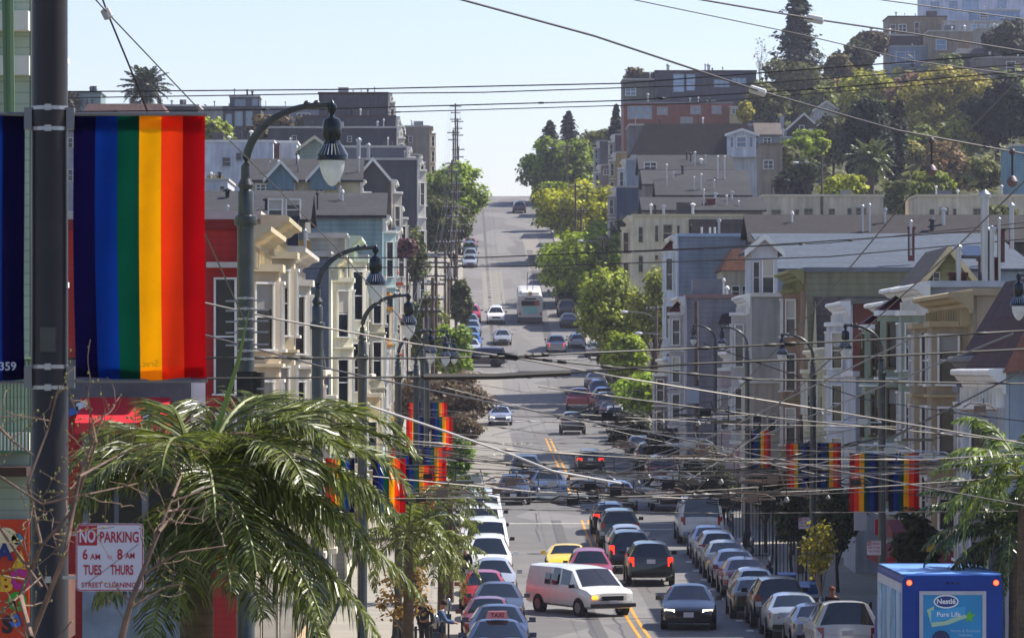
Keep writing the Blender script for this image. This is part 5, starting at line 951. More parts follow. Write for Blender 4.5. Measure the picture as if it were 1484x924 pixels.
sw([(-.62, .45), (-.45, .36), (-.45, .74), (-.2, .72), (.25, .55), (.42, .62), (.2, .68), (-.1, .8), (-.5, .86)], -.034, 'ribbon_shape', mat('a8c8a8', .5, 0, 0)); sw([(-.52, .46), (-.1, .42), (.3, .36), (.3, .56), (-.05, .66), (-.52, .76)], -.037, 'banner_shape', mat('3a9cd0', .5, 0, 0))
text('advert_lettering', 'Pure Life', WH, .16, (-.1, -.043, tz - .56), (math.pi / 2, 0, 0), ad, off=False, bold=.002)
sw([(.34, .56), (.42, .46), (.46, .56), (.56, .54), (.46, .64), (.5, .76), (.4, .68), (.32, .74)], -.038, 'leaf_emblem', mat('5cb030', .5, 0, 0))
ell(-.28, tz - 1.14, .22, .2, -.036, 'bottle_top', mat('0c2c58', .3, 0, .2, 8)); text('advert_lettering', 'Home & Business', mat('9cc4dc', .5, 0, 0), .1, (.3, -.043, tz - .95), (math.pi / 2, 0, 0), ad, off=False); text('advert_lettering', 'Delivery', mat('9cc4dc', .5, 0, 0), .1, (.3, -.043, tz - 1.05), (math.pi / 2, 0, 0), ad, off=False)
b = MB().box(-.1, .6, -.04, -.03, tz - 1.4, tz - 1.16); local(b, 'advert_strip', mat('6a6fae', .5, 0, 0), ad)
sp = local(MB().box(-1.215, -1.2, .1, 6.5, .85, zt - .2), 'side_panel', mat('b8c4d4', .45, 0, .1), r)
for k in range(5): local(MB().box(-1.235, -1.216, .25 + k * 1.26, 1.25 + k * 1.26, .95, zt - .42), 'bay_door', mat('5c9cc8' if k % 2 else '88b8d8', .4, 0, .35, 1.6), r)
# ---------------------------------------------------------------- poles, lamps, banners
RAIN = ['0b0630', '062c78', '04402e', 'f7a400', 'f03810', 'a8080e']
FC = [mat(h, .85, 0, .1, 3, trans=.5, spec=.08) for h in RAIN]
def banner(label, px0, px1, ytop, ybot, D, reverse=False, wav=.035, num=None, mir=None):
    """hanging banner between px0 and px1; colours run purple to red left to right unless reverse"""
    a = P(px0, ytop, D); b_ = P(px1, ybot, D); r = thing('rainbow_banner', label, 'banner', ((a.x + b_.x) / 2, D, b_.z), 0, 'rainbow banners on the lamp posts'); W = b_.x - a.x; H = a.z - b_.z
    cols = FC[::-1] if reverse else FC; ph = random.random() * 6
    def pt(u, v):   # u across, v down
        x = a.x + W * u + W * .02 * v * math.sin(3 * v + ph) * (1 if u < .5 else .5); y = D + wav * (math.sin(u * 9 + v * 1.2 + ph) * (.25 + v * .8) + .5 * math.sin(u * 21 + v * 3)) * W / .85; return (x, y, a.z - H * v - (.012 * math.sin(u * 7 + ph) if v > .95 else 0))
    nu, nv = 7, 22
    for k in range(6):
        m = MB(); vs = [pt((k + i / nu) / 6, j / nv) for j in range(nv + 1) for i in range(nu + 1)]
        m.add(vs, [(j * (nu + 1) + i, (j + 1) * (nu + 1) + i, (j + 1) * (nu + 1) + i + 1, j * (nu + 1) + i + 1) for j in range(nv) for i in range(nu)])
        m.build('stripe', cols[k], r, smooth=60)
    if D < 60:
        for v0, v1 in ((.0, .048), (.952, 1.0)):   # doubled hem
            for k in range(6):
                m = MB(); m.add([(q[0], q[1] + .008, q[2]) for q in [pt((k + i / nu) / 6, v) for v in (v0, v1) for i in range(nu + 1)]], [(i, nu + 1 + i, nu + 2 + i, i + 1) for i in range(nu)]); m.build('hem', cols[k], r)
    for zz in (a.z + .012, b_.z - .012): MB().tube([(a.x - W * .09 if not reverse else a.x - W * .02, D, zz), (b_.x + W * (.02 if not reverse else .09), D, zz)], .013, 6).build('banner_rod', mat('6c6e70', .4, .5), r)
    return r
def lamp_post(label, px, D, ylamp_bot, side, head=True, rpole=.11, top=None, name='lamp_post', reach=1.13, up=None):
    """decorative arm lamp; side +1 arm reaches right"""
    c = P(px, ylamp_bot, D); g = T(c.x, D); r = thing(name, label, 'street lamp' if head else 'pole', (c.x, D, g)); x = c.x; zb = c.z
    prof = [(.26, g), (.26, g + .25), (.2, g + .35), (.17, g + 1.0), (.19, g + 1.06), (rpole * 1.1, g + 1.2)]
    zr = zb - .53 if head else zb; prof += [(rpole, zr - .02), (rpole, zr)]
    prof += [(rpole * 1.3, zr + .0), (rpole * 1.38, zr + .06), (rpole * 1.3, zr + .12), (rpole * .95, zr + .14)] if head else []
    if head: prof += [(rpole * .95, zb + .0 - .1), (rpole * .7, zb - .06), (rpole * .98, zb + .0), (rpole * .62, zb + .08)]
    MB().lathe([(q, z - 0) for q, z in prof], (x, D, 0), 20).build('post', POLE, r, smooth=35)
    if not head: return r
    top = zb + 1.06; rr = reach
    pts = [(x, D, zb + .05)] + [(x + side * rr * .86 * (1 - math.cos(t)) , D, zb + .25 + (top - zb - .27) * math.sin(t)) for t in [math.pi / 2 * i / 12 for i in range(13)]] + [(x + side * rr, D, top)]
    arm = MB().tube(pts, [.065] + [.062 - .002 * i for i in range(13)] + [.036], 10).build('arm', POLE, r, smooth=50)
    lx = x + side * rr; h = MB()
    h.lathe([(.0, 1.12), (.03, 1.08), (.062, 1.03), (.065, .99), (.03, .93), (.035, .9), (.1, .86), (.125, .8), (.125, .64), (.1, .58), (.13, .5), (.2, .4), (.205, .33), (.19, .32)][::-1], (lx, D, zb - 0.0), 20)
    hd = h.build('lamp_housing', mat('2e3336', .25, .6, .1, 4), r, smooth=35)
    m = MB()
    for k in range(24): t = 2 * math.pi * k / 24; m.tube([(lx + .12 * math.cos(t), D + .12 * math.sin(t), zb + .53), (lx + .205 * math.cos(t), D + .205 * math.sin(t), zb + .385)], .008, 4)
    m.build('rib', STEEL, hd)
    g_ = MB().lathe([(.0, -.02), (.05, .0), (.11, .08), (.15, .18), (.165, .26), (.165, .318)], (lx, D, zb), 20).build('globe', mat('dfe3e2', .1, 0, .15, 4, spec=1.0, trans=.6), r, smooth=50)
    m = MB().ball((lx - side * .2, D, top), .05, 8).ball((lx - side * .33, D, top), .045, 8); m.build('knuckle', POLE, r, smooth=50)
    return r
# foreground pole
r = lamp_post('thick dark foreground pole carrying the two big rainbow banners', 72, 29.5, -260, 1, head=False, rpole=.114, name='pole'); r.children[0].data.materials[0] = mat('241d1a', .38, .1, .2, 5, streak=.25); x0 = P(72, 0, 29.5).x
def bands(r, x, D, rows, rp, m=STEEL):
    for y in rows:
        b = MB(); z = P(0, y, D).z; b.lathe([(rp + .001, z - .012), (rp + .006, z - .012), (rp + .006, z + .012), (rp + .001, z + .012)], (x, D, 0), 20); b.box(x - .02, x + .02, D - rp - .03, D - rp, z - .02, z + .02); b.build('clamp_band', m, r)
bands(r, x0, 29.5, (157, 187, 531, 561, 838), .114)
b = MB()
for yy in (172, 546):
    for sg in (-1, 1): z = P(0, yy, 29.5).z; b.box(x0 + sg * .135 - .025, x0 + sg * .135 + .025, 29.45, 29.55, z - .07, z + .07)
b.build('bracket', mat('707274', .4, .6), r)
b = MB().box(x0 - .05, x0 + .05, 29.5 - .135, 29.5 - .11, P(0, 510, 29.5).z, P(0, 474, 29.5).z); b.build('junction_cover', POLE, r)
f1 = banner('big rainbow banner filling the upper left, right of the dark pole', 107, 297, 168, 549, 29.5, wav=.018)
f1['label'] = 'big rainbow banner filling the upper left, right of the dark pole'
text('banner_lettering', 'Srvc.', mat('c08a10', .8), .062, (P(217, 0, 29.5).x, 29.5 - .05, P(0, 527, 29.5).z), (math.pi / 2, 0, 0), f1, sx=-1)
f2 = banner('big rainbow banner cut off by the left edge of the photo', -155, 36, 168, 551, 29.5, reverse=True, wav=.02)
text('banner_lettering', 'R 359', mat('b8b8c8', .8), .075, (P(5, 0, 29.5).x, 29.5 - .06, P(0, 531, 29.5).z), (math.pi / 2, 0, 0), f2, bold=.001)
# no parking sign
RED = mat('a01830', .5, 0, .05); SW = mat('c4c2cc', .5, 0, .05)
def sign(label, px0, px1, y0, y1, D, detail=True):
    a = P(px0, y0, D); b_ = P(px1, y1, D); r = thing('parking_sign', label, 'sign', ((a.x + b_.x) / 2, D, b_.z)); W = b_.x - a.x; H = a.z - b_.z; cx = (a.x + b_.x) / 2; cz = (a.z + b_.z) / 2
    def rr(w, h, c, y, yd, nm, m):
        pts = []
        for sx, sz in ((1, 1), (-1, 1), (-1, -1), (1, -1)):
            for i in range(5):
                t = math.pi / 2 * i / 4; t0 = {(1, 1): 0, (-1, 1): math.pi / 2, (-1, -1): math.pi, (1, -1): 1.5 * math.pi}[(sx, sz)] + t
                pts.append((cx + sx * (w / 2 - c) + c * math.cos(t0), y, cz + sz * (h / 2 - c) + c * math.sin(t0)))
        MB().extr(pts, (0, yd, 0)).build(nm, m, r)
    rr(W, H, W * .07, D, .004, 'sign_plate', SW); rr(W * .985, H * .985, W * .065, D - .0012, .001, 'red_border', RED); rr(W * .955, H * .955, W * .05, D - .0024, .001, 'sign_face', SW)
    def tx(s, u0, u1, v, cap, m=RED, bold=.0):
        o = text('sign_lettering', s, m, cap * H / .69, (0, 0, 0), (math.pi / 2, 0, 0), r, bold=bold * H); xs_ = [q.co.x for q in o.data.vertices]; ys_ = [q.co.y for q in o.data.vertices]
        k = (u1 - u0) * W / (max(xs_) - min(xs_)); o.scale = (k, cap * H / (max(ys_) - min(ys_)), 1); org = Vector(r['_o'])
        o.location = Vector((a.x + W * u0 - min(xs_) * k, D - .0045, a.z - H * v - (max(ys_) + min(ys_)) / 2 * o.scale.y)) - org
    MB().box(a.x + W * .03, a.x + W * .315, D - .0036, D - .0026, a.z - H * .325, a.z - H * .03).build('red_block', RED, r)
    tx('NO', .055, .29, .18, .21, SW, .008)
    if detail:
        tx('PARKING', .355, .93, .20, .165, bold=.006); tx('6', .10, .175, .455, .16, bold=.006); tx('AM', .21, .36, .49, .085, bold=.003); tx('TO', .46, .53, .50, .05); tx('8', .61, .69, .455, .16, bold=.006); tx('AM', .73, .87, .475, .085, bold=.003)
        tx('TUES', .11, .38, .685, .15, bold=.006); tx('THURS', .51, .85, .685, .15, bold=.006); tx('STREET CLEANING*', .08, .93, .905, .08, bold=.002)
        b = MB(); b.tube([(a.x + W * .1, D - .006, a.z - H * .93), (a.x + W * .55, D - .006, a.z - H * .6), (a.x + W * .93, D - .006, a.z - H * .3)], .0014, 4); b.build('scratch', mat('6a3038', .7), r)
        bz = MB(); 
        for y in (.16, .8): bz.box(x0 + .1, a.x + .02, D + .004, D + .02, a.z - H * y - .01, a.z - H * y + .01)
        bz.build('sign_bracket', STEEL, r)
    else:
        tx('PARKING', .36, .92, .2, .15, bold=.004); tx('6AM TO 8AM', .1, .9, .47, .13, bold=.004); tx('TUES THURS', .1, .88, .72, .13, bold=.004)
    return r
sign('white and red NO PARKING street cleaning sign on the dark pole', 110, 208, 758, 856, 29.3)
sign('small NO PARKING sign near the sapling on the right pavement', 1157, 1174, 749, 766, 165, False)
sign('small NO PARKING sign beside the red awning on the right pavement', 1256, 1277, 783, 804, 138, False)
# lamp posts
r = lamp_post('large arched street lamp left of centre with glass globe against the dark houses', 356, 60, 268, 1)
bands(r, P(356, 0, 60).x, 60, (432, 447, 462, 476, 492, 508, 520), .112)
b = MB(); x = P(356, 0, 60).x
for y in (436, 450, 466, 482, 500): z = P(0, y, 60).z; b.tube([(x - .26, 59.95, z), (x + .3, 59.95, z + .01)], .012, 5)
b.build('wire_clamp', STEEL, r)
ts = thing('traffic_signal', 'black traffic signal head on the arched lamp post, seen from behind', 'traffic light', (x, 59.7, P(0, 588, 59.7).z))
cx_ = P(359, 0, 59.7).x; z1 = P(0, 538, 59.7).z; z2 = P(0, 588, 59.7).z
MB().box(cx_ - .14, cx_ + .12, 59.6, 59.85, z2, z1).build('housing', mat('101214', .35), ts)
b = MB()
for i in range(2): zc = z1 + (z2 - z1) * (i + .5) / 2; b.lathe([(.11, -.1), (.12, -.1), (.12, .1), (.11, .1)], (cx_ + .1, 59.7, zc), 14)
b.build('visor', mat('08090a', .3), ts)
lamp_post('second arched street lamp on the left pavement', 460, 89, 437, 1)
lamp_post('third arched street lamp on the left in front of the golden bay', 525, 112, 490, 1)
lamp_post('fourth left street lamp, leftmost of the small clustered globes', 577, 148, 526, 1, reach=1.05)
lamp_post('fifth left street lamp in the small cluster', 603, 172, 530, 1, reach=1.1)
lamp_post('sixth left street lamp, partly behind the utility pole', 619, 204, 527, 1, reach=1.2)
lamp_post('farthest left street lamp above the ochre tree', 612, 240, 508, 1, reach=1.3)
lamp_post('nearest right street lamp, only its globe inside the right edge', 1546, 108, 463, -1)
lamp_post('right street lamp in front of the brick wall', 1278, 142, 520, -1)
lamp_post('right street lamp in front of the pink house', 1178, 168, 526, -1)
lamp_post('right street lamp in front of the grey clapboard wall', 1083, 204, 508, -1)
lamp_post('small right street lamp by the left bay of the clapboard house', 1036, 242, 500, -1)
Z = banner
Z('rainbow banner behind the palm tips, right of the third left lamp', 540, 588, 664, 742, 112)
Z('rainbow banner peeping through the palm, left of the third left lamp', 472, 514, 664, 742, 112, True)
Z('rainbow banner low in the left stack, fourth left lamp', 586, 629, 674, 742, 148)
Z('rainbow banner in the middle of the left stack, fifth left lamp', 612, 647, 648, 712, 172)
Z('rainbow banner left of the fifth left lamp', 566, 598, 650, 716, 172, True)
Z('rainbow banner high in the left stack, sixth left lamp', 626, 656, 604, 660, 204)
Z('rainbow banner left of the sixth left lamp with red outer edge', 589, 614, 604, 650, 205, True)
Z('topmost rainbow banner of the left stack', 624, 648, 583, 622, 240)
Z('rainbow banner left of the topmost one', 592, 612, 583, 608, 240, True)
Z('nearest right rainbow banner left of its post with red outer edge', 1231, 1274, 657, 741, 142, True)
Z('nearest right rainbow banner right of its post', 1288, 1332, 657, 741, 142)
Z('rainbow banner left of the second right post', 1139, 1173, 642, 706, 168, True)
Z('rainbow banner right of the second right post', 1184, 1219, 642, 706, 168)
Z('rainbow banner on the third right post', 1088, 1117, 624, 678, 204)
Z('tiny rainbow banner sliver far along the right pavement', 1003, 1013, 597, 618, 310, True)
Z('small rainbow flag hanging from the shop at the right', 1341, 1364, 682, 714, 150, True)
# utility poles
WOOD = mat('5c4e44', .9, 0, .3, 3, streak=.2)
def upole(label, px, D, ytop, arms=2, tr=0, X=None, cobra=0):
    c = P(px, ytop, D); g = T(c.x, D); r = thing('utility_pole', label, 'utility pole', (c.x, D, g)); MB().tube([(c.x, D, g - .3), (c.x, D, c.z)], [.17, .11], 8).build('post', WOOD, r, smooth=50)
    for i in range(arms):
        z = c.z - .45 - i * 1.0; w = .85 - .12 * (i % 2); MB().box(c.x - w, c.x + w, D - .16, D - .11, z - .06, z + .06).build('crossarm', WOOD, r)
        b = MB()
        for k in range(6): xx = c.x - w + .1 + k * (2 * w - .2) / 5; b.lathe([(.02, 0), (.05, .04), (.05, .1), (.02, .14)], (xx, D - .135, z + .065), 6)
        b.build('insulator', mat('b0b4b8', .3), r)
    if tr: z = c.z - .7 - arms; MB().lathe([(.22, 0), (.25, .06), (.25, .8), (.2, .88), (.05, .92)], (c.x + tr * .4, D, z - .8), 12).build('transformer', mat('8a9096', .4, .3), r, smooth=40)
    if cobra:
        z = c.z - 1.2; m = MB().tube([(c.x, D, z), (c.x + cobra * .9, D, z + .5), (c.x + cobra * 2.2, D, z + .6)], .035, 6); m.build('lamp_arm', STEEL, r); MB().ball((c.x + cobra * 2.5, D, z + .56), (.3, .12), 8).build('lamp_head', mat('c8ccd0', .3, .3), r)
    return r
for px, D, y, a, t, lb in ((660, 702, 150, 3, 0, 'tallest utility pole standing against the sky at the crest'), (663, 672, 172, 3, 0, 'utility pole just below the skyline pole'), (657, 640, 188, 2, 0, 'utility pole third from the crest on the left kerb'), (664, 610, 212, 2, 0, 'utility pole fourth from the crest on the left kerb'), (655, 575, 232, 2, 0, 'utility pole in front of the bright green left tree'),
     (662, 540, 262, 2, 0, 'utility pole fifth down in the left row'), (654, 500, 295, 2, 0, 'utility pole beside the dark green left tree'), (661, 465, 330, 2, 0, 'utility pole just above the upper side street'), (645, 415, 345, 2, 1, 'utility pole with a high grey transformer on the left'), (650, 380, 380, 2, 0, 'leaning looking utility pole among the wires on the left'), (632, 345, 372, 2, 0, 'utility pole left of the transformer pole'), (627, 305, 402, 2, -1, 'utility pole with the lower grey transformer'), (618, 262, 440, 1, 0, 'wooden pole behind the clustered lamp globes')):
    upole(lb, px, D, y, a, t)
for px, D, y, a, co, lb in ((822, 640, 208, 1, -1, 'utility pole with cobra lamp before the crest tree'), (834, 560, 265, 1, 0, 'utility pole in front of the broad green right tree'), (842, 530, 300, 1, 0, 'second utility pole in front of the broad green right tree'), (876, 480, 340, 1, -1, 'utility pole rising from the flat topped tree'), (951, 360, 440, 1, -1, 'utility pole with silver cobra lamp over the half bare tree'), (976, 330, 470, 0, -1, 'steel pole with lower silver cobra lamp'), (1028, 268, 505, 0, -1, 'steel pole with cobra lamp near the clapboard corner'), (1191, 440, 226, 0, -1, 'slim pole with small lamp in front of the left flats'), (1009, 258, 436, 0, 0, 'black slim pole in front of the grey clapboard wall'), (545, 300, 300, 0, 0, 'cream coloured mast between the left houses'), (565, 330, 262, 0, 0, 'pale green mast beside the tall charcoal house'), (1160, 190, 600, 0, 0, 'grey pole behind the second right banners')):
    upole(lb, px, D, y, a, 0, cobra=co)
# ---------------------------------------------------------------- wires
def wire(label, pts, r, m=WIRE, sag=0, group=None, name='overhead_wire', cat='cable', n=None):
    Q = [P(*p) for p in pts]; out = []
    for e, f in ((0, 1), (-1, -2)):
        if pts[e][0] < 0 or pts[e][0] > 1484 or pts[e][1] < 0: Q[e] = Q[e] + (Q[e] - Q[f]).normalized() * 14
    for i in range(len(Q) - 1):
        for k in range(26):
            t = k / 26; q = Q[i].lerp(Q[i + 1], t); q.z -= sag * 4 * t * (1 - t); out.append(q)
    out.append(Q[-1]); rl = [r] * len(out)
    if pts[0][2] > 61 and r < .02:
        o2, rl = [out[0]], [r]
        for k in range(1, len(out) - 1):
            if random.random() < .09:
                d_ = (out[k + 1] - out[k]).normalized(); o2 += [out[k] - d_ * .09, out[k] - d_ * .07, out[k] + d_ * .07, out[k] + d_ * .09]; q_ = random.uniform(1.5, 2.2); rl += [r, r * q_, r * q_, r]
            else: o2.append(out[k]); rl.append(r)
        out = o2 + [out[-1]]; rl.append(r)
    o = MB().tube(out, rl, 5).build(name, m, smooth=60); return tag(o, label, cat, group)
WI = [('thick span cable from top centre sloping down to the right edge with a white insulator', [(655, -4, 40), (860, 52, 42), (1100, 132, 45), (1300, 189, 48), (1500, 226, 50)], .011, WIREM),
 ('cable sloping across the top right corner with a boxy insulator', [(1000, -3, 40), (1180, 28, 42), (1330, 50, 44), (1500, 77, 46)], .009, WIREM), ('uppermost thin cable in the right top corner', [(1240, -5, 42), (1500, 30, 44)], .006, WIRE),
 ('thin cable crossing the redwood from the top down to the right edge', [(905, -3, 45), (1160, 50, 48), (1320, 88, 50), (1500, 112, 52)], .006, WIREM),
 ('upper of two long skyline cables rising to the right', [(95, 133, 150), (480, 130, 150), (900, 121, 150), (1500, 76, 150)], .022, WIRE), ('faint lower skyline cable in the left half', [(95, 142, 155), (480, 136, 155), (700, 134, 155), (1100, 121, 155), (1500, 92, 155)], .02, WIREM),
 ('dark long cable passing behind the lamp head', [(95, 162, 140), (470, 158, 140), (900, 146, 140), (1200, 128, 140), (1500, 102, 140)], .019, WIRE), ('thin companion of the cable behind the lamp head', [(560, 163, 145), (1000, 150, 145), (1500, 110, 145)], .016, WIREM),
 ('twin cable over the pale blue roof, upper one', [(300, 374, 170), (700, 373, 170), (1100, 356, 170), (1500, 329, 170)], .022, WIRE), ('twin cable over the pale blue roof, lower one', [(300, 390, 172), (800, 385, 172), (1200, 372, 172), (1500, 345, 172)], .022, WIREM), ('third thin cable over the pale blue roof', [(860, 368, 168), (1200, 352, 168), (1500, 321, 168)], .016, WIREM),
 ('heavy black cable with knot crossing above the gray minivan, left half', [(-20, 520, 62), (345, 518, 62), (600, 519, 63), (736, 516, 64)], .014, BLACK), ('heavy black cable running from the knot to the right edge', [(736, 516, 64), (1000, 505, 66), (1250, 493, 67), (1500, 478, 68)], .015, BLACK), ('black cable dropping right from the knot', [(736, 516, 64), (870, 530, 65), (1100, 550, 66), (1500, 556, 68)], .014, BLACK),
 ('thick dark tie bar across the left middle of the road', [(613, 546, 60), (720, 545, 60.3), (826, 540, 60.6)], .042, mat('2a2622', .6)), ('dark cable left of the thick tie bar', [(300, 548, 59), (470, 547, 59.5), (613, 546, 60)], .013, BLACK), ('dark cable right of the thick tie bar', [(826, 540, 60.6), (1000, 527, 61), (1250, 517, 62), (1500, 505, 63)], .015, BLACK),
 ('bright white cable sloping across the middle from the lamps to the right edge', [(258, 430, 60), (400, 462, 62), (600, 498, 64), (745, 518, 66), (900, 547, 68), (1184, 592, 70), (1500, 645, 74)], .013, WIREL), ('bright pale cable crossing the left banners', [(535, 588, 70), (640, 623, 72), (745, 660, 74), (800, 682, 76), (900, 700, 78)], .02, mat('a8a49e', .4, .3)),
 ('brownish cable sloping from the left banners to the right banners', [(260, 475, 60), (480, 535, 66), (720, 585, 72), (960, 630, 78), (1160, 672, 82), (1500, 735, 88)], .013, WIREM),
 ('thin guy wire from the top left clamp down to the road centre', [(130, -10, 40), (155, 18, 41), (290, 160, 47), (480, 352, 54), (570, 450, 60), (655, 545, 66)], .007, WIREL), ('thick guy cable from the top left clamp down behind the banner', [(146, -8, 41), (157, 22, 41), (186, 92, 41.5), (215, 165, 42), (300, 345, 50), (358, 472, 59.9)], .009, WIREM),
 ('diagonal span cable dropping left from the right edge across the hill', [(1500, 92, 52), (1352, 242, 60), (1240, 378, 70), (1160, 470, 80), (1010, 625, 92)], .011, WIREM), ('lower diagonal span cable from the right edge toward the lamps', [(1500, 248, 52), (1384, 360, 60), (1250, 480, 72), (1130, 585, 84), (980, 740, 96)], .01, WIREM),
 ('diagonal pale pipe like cable rising right over the nearest right banners', [(1120, 690 - 20, 84), (1300, 595 + 35, 82), (1400, 580, 80), (1500, 528, 78)], .016, WIREL), ('cable from the right edge past the green bays', [(1020, 498, 90), (1250, 578, 88), (1400, 600, 84), (1500, 612, 82)], .01, WIREM)]
for lb, pts, rr, m in WI: wire(lb, pts, rr, m)
def ins(label, px, py, D, L, dirv=(1, 0, -.25), m=None, r=.02, name='insulator', cat='insulator'):
    c = P(px, py, D); d = Vector(dirv).normalized(); b = MB().tube([c - d * L / 2, c - d * L * .42, c + d * L * .42, c + d * L / 2], [r * .6, r, r, r * .6], 8); o = b.build(name, m or mat('c0beb8', .35), smooth=40); return tag(o, label, cat)
ins('boxy white insulator on the thick span cable at upper right', 1098, 132, 45, .17, (1, 0, -.3), r=.04); ins('boxy pale insulator on the top right cable beside the redwood', 1181, 28, 42, .16, (1, 0, -.2), r=.038)
ins('black knot where three heavy cables meet over the road', 736, 516, 64, .3, (1, 0, -.1), BLACK, .05); ins('pale clamp on the guy wires in the top left corner', 155, 20, 41, .1, (.5, 0, -1), mat('a8a4a0', .5), .045)
for px, py, lb in ((1350, 204, 'left one of the two bell hangers below the thick span cable'), (1467, 220, 'right one of the two bell hangers below the thick span cable')):
    a = P(px, py, 48); r = thing('bell_hanger', lb, 'hanger', tuple(a)); MB().ball(a, .036, 7).build('clamp', mat('5a4a48', .5), r); MB().tube([a, a - Vector((0, 0, .26))], .012, 6).build('rod', WIREM, r); MB().lathe([(.02, -.25), (.042, -.27), (.062, -.31), (.046, -.35), (.02, -.37)][::-1], a, 10).build('bell', mat('6a5a5a', .5), r, smooth=40)
# trolley contact wires following the street
GT = 'trolley contact wires following the street'
for X, lb in ((3.0, 'leftmost'), (3.6, 'second from the left'), (8.2, 'third from the left'), (8.8, 'rightmost')):
    pts = [Vector((X, y, RZ(y) + 5.75)) for y in list(range(30, 250, 10)) + list(range(250, 740, 15))]; o = MB().tube(pts, .007, 4).build('trolley_wire', WIREM); tag(o, 'thin trolley contact wire running up the street, %s of the four' % lb, 'cable', GT)
random.seed(12)
# cross spans carrying the contact wires (dense band)
for i in range(14):
    a_ = P(random.uniform(560, 1000), random.uniform(590, 725), random.uniform(96, 125)); b_ = P(random.uniform(1000, 1480), random.uniform(585, 735), random.uniform(96, 125)); m_ = a_.lerp(b_, .5) - Vector((0, 0, .12))
    o = MB().tube([a_, a_.lerp(b_, .25) - Vector((0, 0, .09)), m_, a_.lerp(b_, .75) - Vector((0, 0, .09)), b_], random.choice((.005, .007)), 4).build('stay_wire', random.choice((WIREM, WIRE))); tag(o, 'fine stay wire criss crossing the street above the junction', 'cable', 'fine stay wires above the junction')
sp = []
for i, D in enumerate((84, 92, 99, 105, 112, 119, 127, 136, 147, 160, 176, 195, 216, 240, 280, 330)):
    zl = RZ(D) + random.uniform(5.8, 6.9); zr = RZ(D) + random.uniform(5.8, 6.9); zm = RZ(D) + random.uniform(5.6, 6.0); dd = random.uniform(-5, 5)
    pts = [Vector((-2.6, D - dd, zl)), Vector((1, D - dd * .6, (zl + zm) / 2 - .1)), Vector((3.3, D - dd * .3, zm)), Vector((8.5, D + dd * .3, zm + random.uniform(-.1, .1))), Vector((11, D + dd * .6, (zr + zm) / 2)), Vector((14, D + dd, zr))]
    pp_ = []
    for a_, b_ in zip(pts[:-1], pts[1:]):
        m_ = max(2, int((b_ - a_).length / .25)); pp_ += [a_.lerp(b_, q / m_) for q in range(m_)]
    r0 = random.choice((.007, .009, .012)); o = MB().tube(pp_ + [pts[-1]], [r0 * (random.uniform(2, 4.5) if random.random() < .12 else 1) for _ in pp_] + [r0], 5).build('span_wire', random.choice((WIREM, WIREL, WIRE))); tag(o, ('span wire across the street between the posts, number %s from the camera' % ('one two three four five six seven eight nine ten eleven twelve thirteen fourteen fifteen sixteen'.split()[i])) , 'cable', 'span wires across the street'); sp.append((D, zm))
_ord = 'first second third fourth fifth sixth seventh eighth ninth tenth'.split(); _px = sorted(random.uniform(-2, 9) for _ in range(10))
for i in range(10):
    D = 95 + 5 * i; z = RZ(D) + random.uniform(5.5, 7.2); x = _px[i]; pts = [Vector((x, D, z)), Vector((x + random.uniform(3, 6), D + random.uniform(10, 30), z + random.uniform(-.6, .9)))]
    o = MB().tube([pts[0], pts[0].lerp(pts[1], .5) - Vector((0, 0, .08)), pts[1]], random.choice((.006, .009)), 5).build('pull_wire', random.choice((WIREM, WIREL))); tag(o, 'short pull off wire in the tangle, %s of its kind counted from the left' % _ord[i], 'cable', 'pull off wires above the junction')
# switch hardware hanging at the junction
def hardware(px, py, D, kind, i):
    c = P(px, py, D); zn = 'over the left banners' if px < 700 else 'above the dark pickup' if px < 800 else 'above the uphill queue' if px < 930 else 'over the ladder van' if px < 1060 else 'left of the right banners' if px < 1200 else 'over the right banners' if px < 1360 else 'above the right palm'
    r = thing('wire_switch', '%s hanging in the wires %s' % (('dark cross bar fitting', 'flat tan beam fitting', 'pale bell shaped insulator')[kind], zn), 'wire fitting', tuple(c), 0, 'wire fittings above the junction'); b = MB()
    if kind == 0:
        w_ = random.uniform(.3, .7); b.tube([c + Vector((-w_, 0, 0)), c + Vector((-w_ * .6, 0, .09)), c + Vector((w_ * .6, 0, .05)), c + Vector((w_, 0, -.05)), c + Vector((-w_, .3, -.06)), c + Vector((w_ * .4, .2, -.16)), c + Vector((w_ * .2, 0, .2))], .016, 5); b.box(c.x - .12, c.x + .12, D - .05, D + .05, c.z - .1, c.z + .04); b.build('bar', random.choice((STEEL, BLACK, mat('6c5a4c', .6))), r)
    elif kind == 1:
        b.box(c.x - .4, c.x + .4, D - .05, D + .05, c.z - .035, c.z + .035); b.build('beam', mat('5c5344', .7), r); MB().tube([c, c + Vector((0, 0, .35))], .014, 5).build('hanger', WIREM, r)
    else:
        b.lathe([(.015, .0), (.045, -.03), (.06, -.08), (.03, -.12)][::-1], c, 9); b.build('bell', mat('7c7872', .4), r, smooth=40); MB().tube([c, c + Vector((0, 0, .3))], .012, 5).build('hanger', WIREM, r)
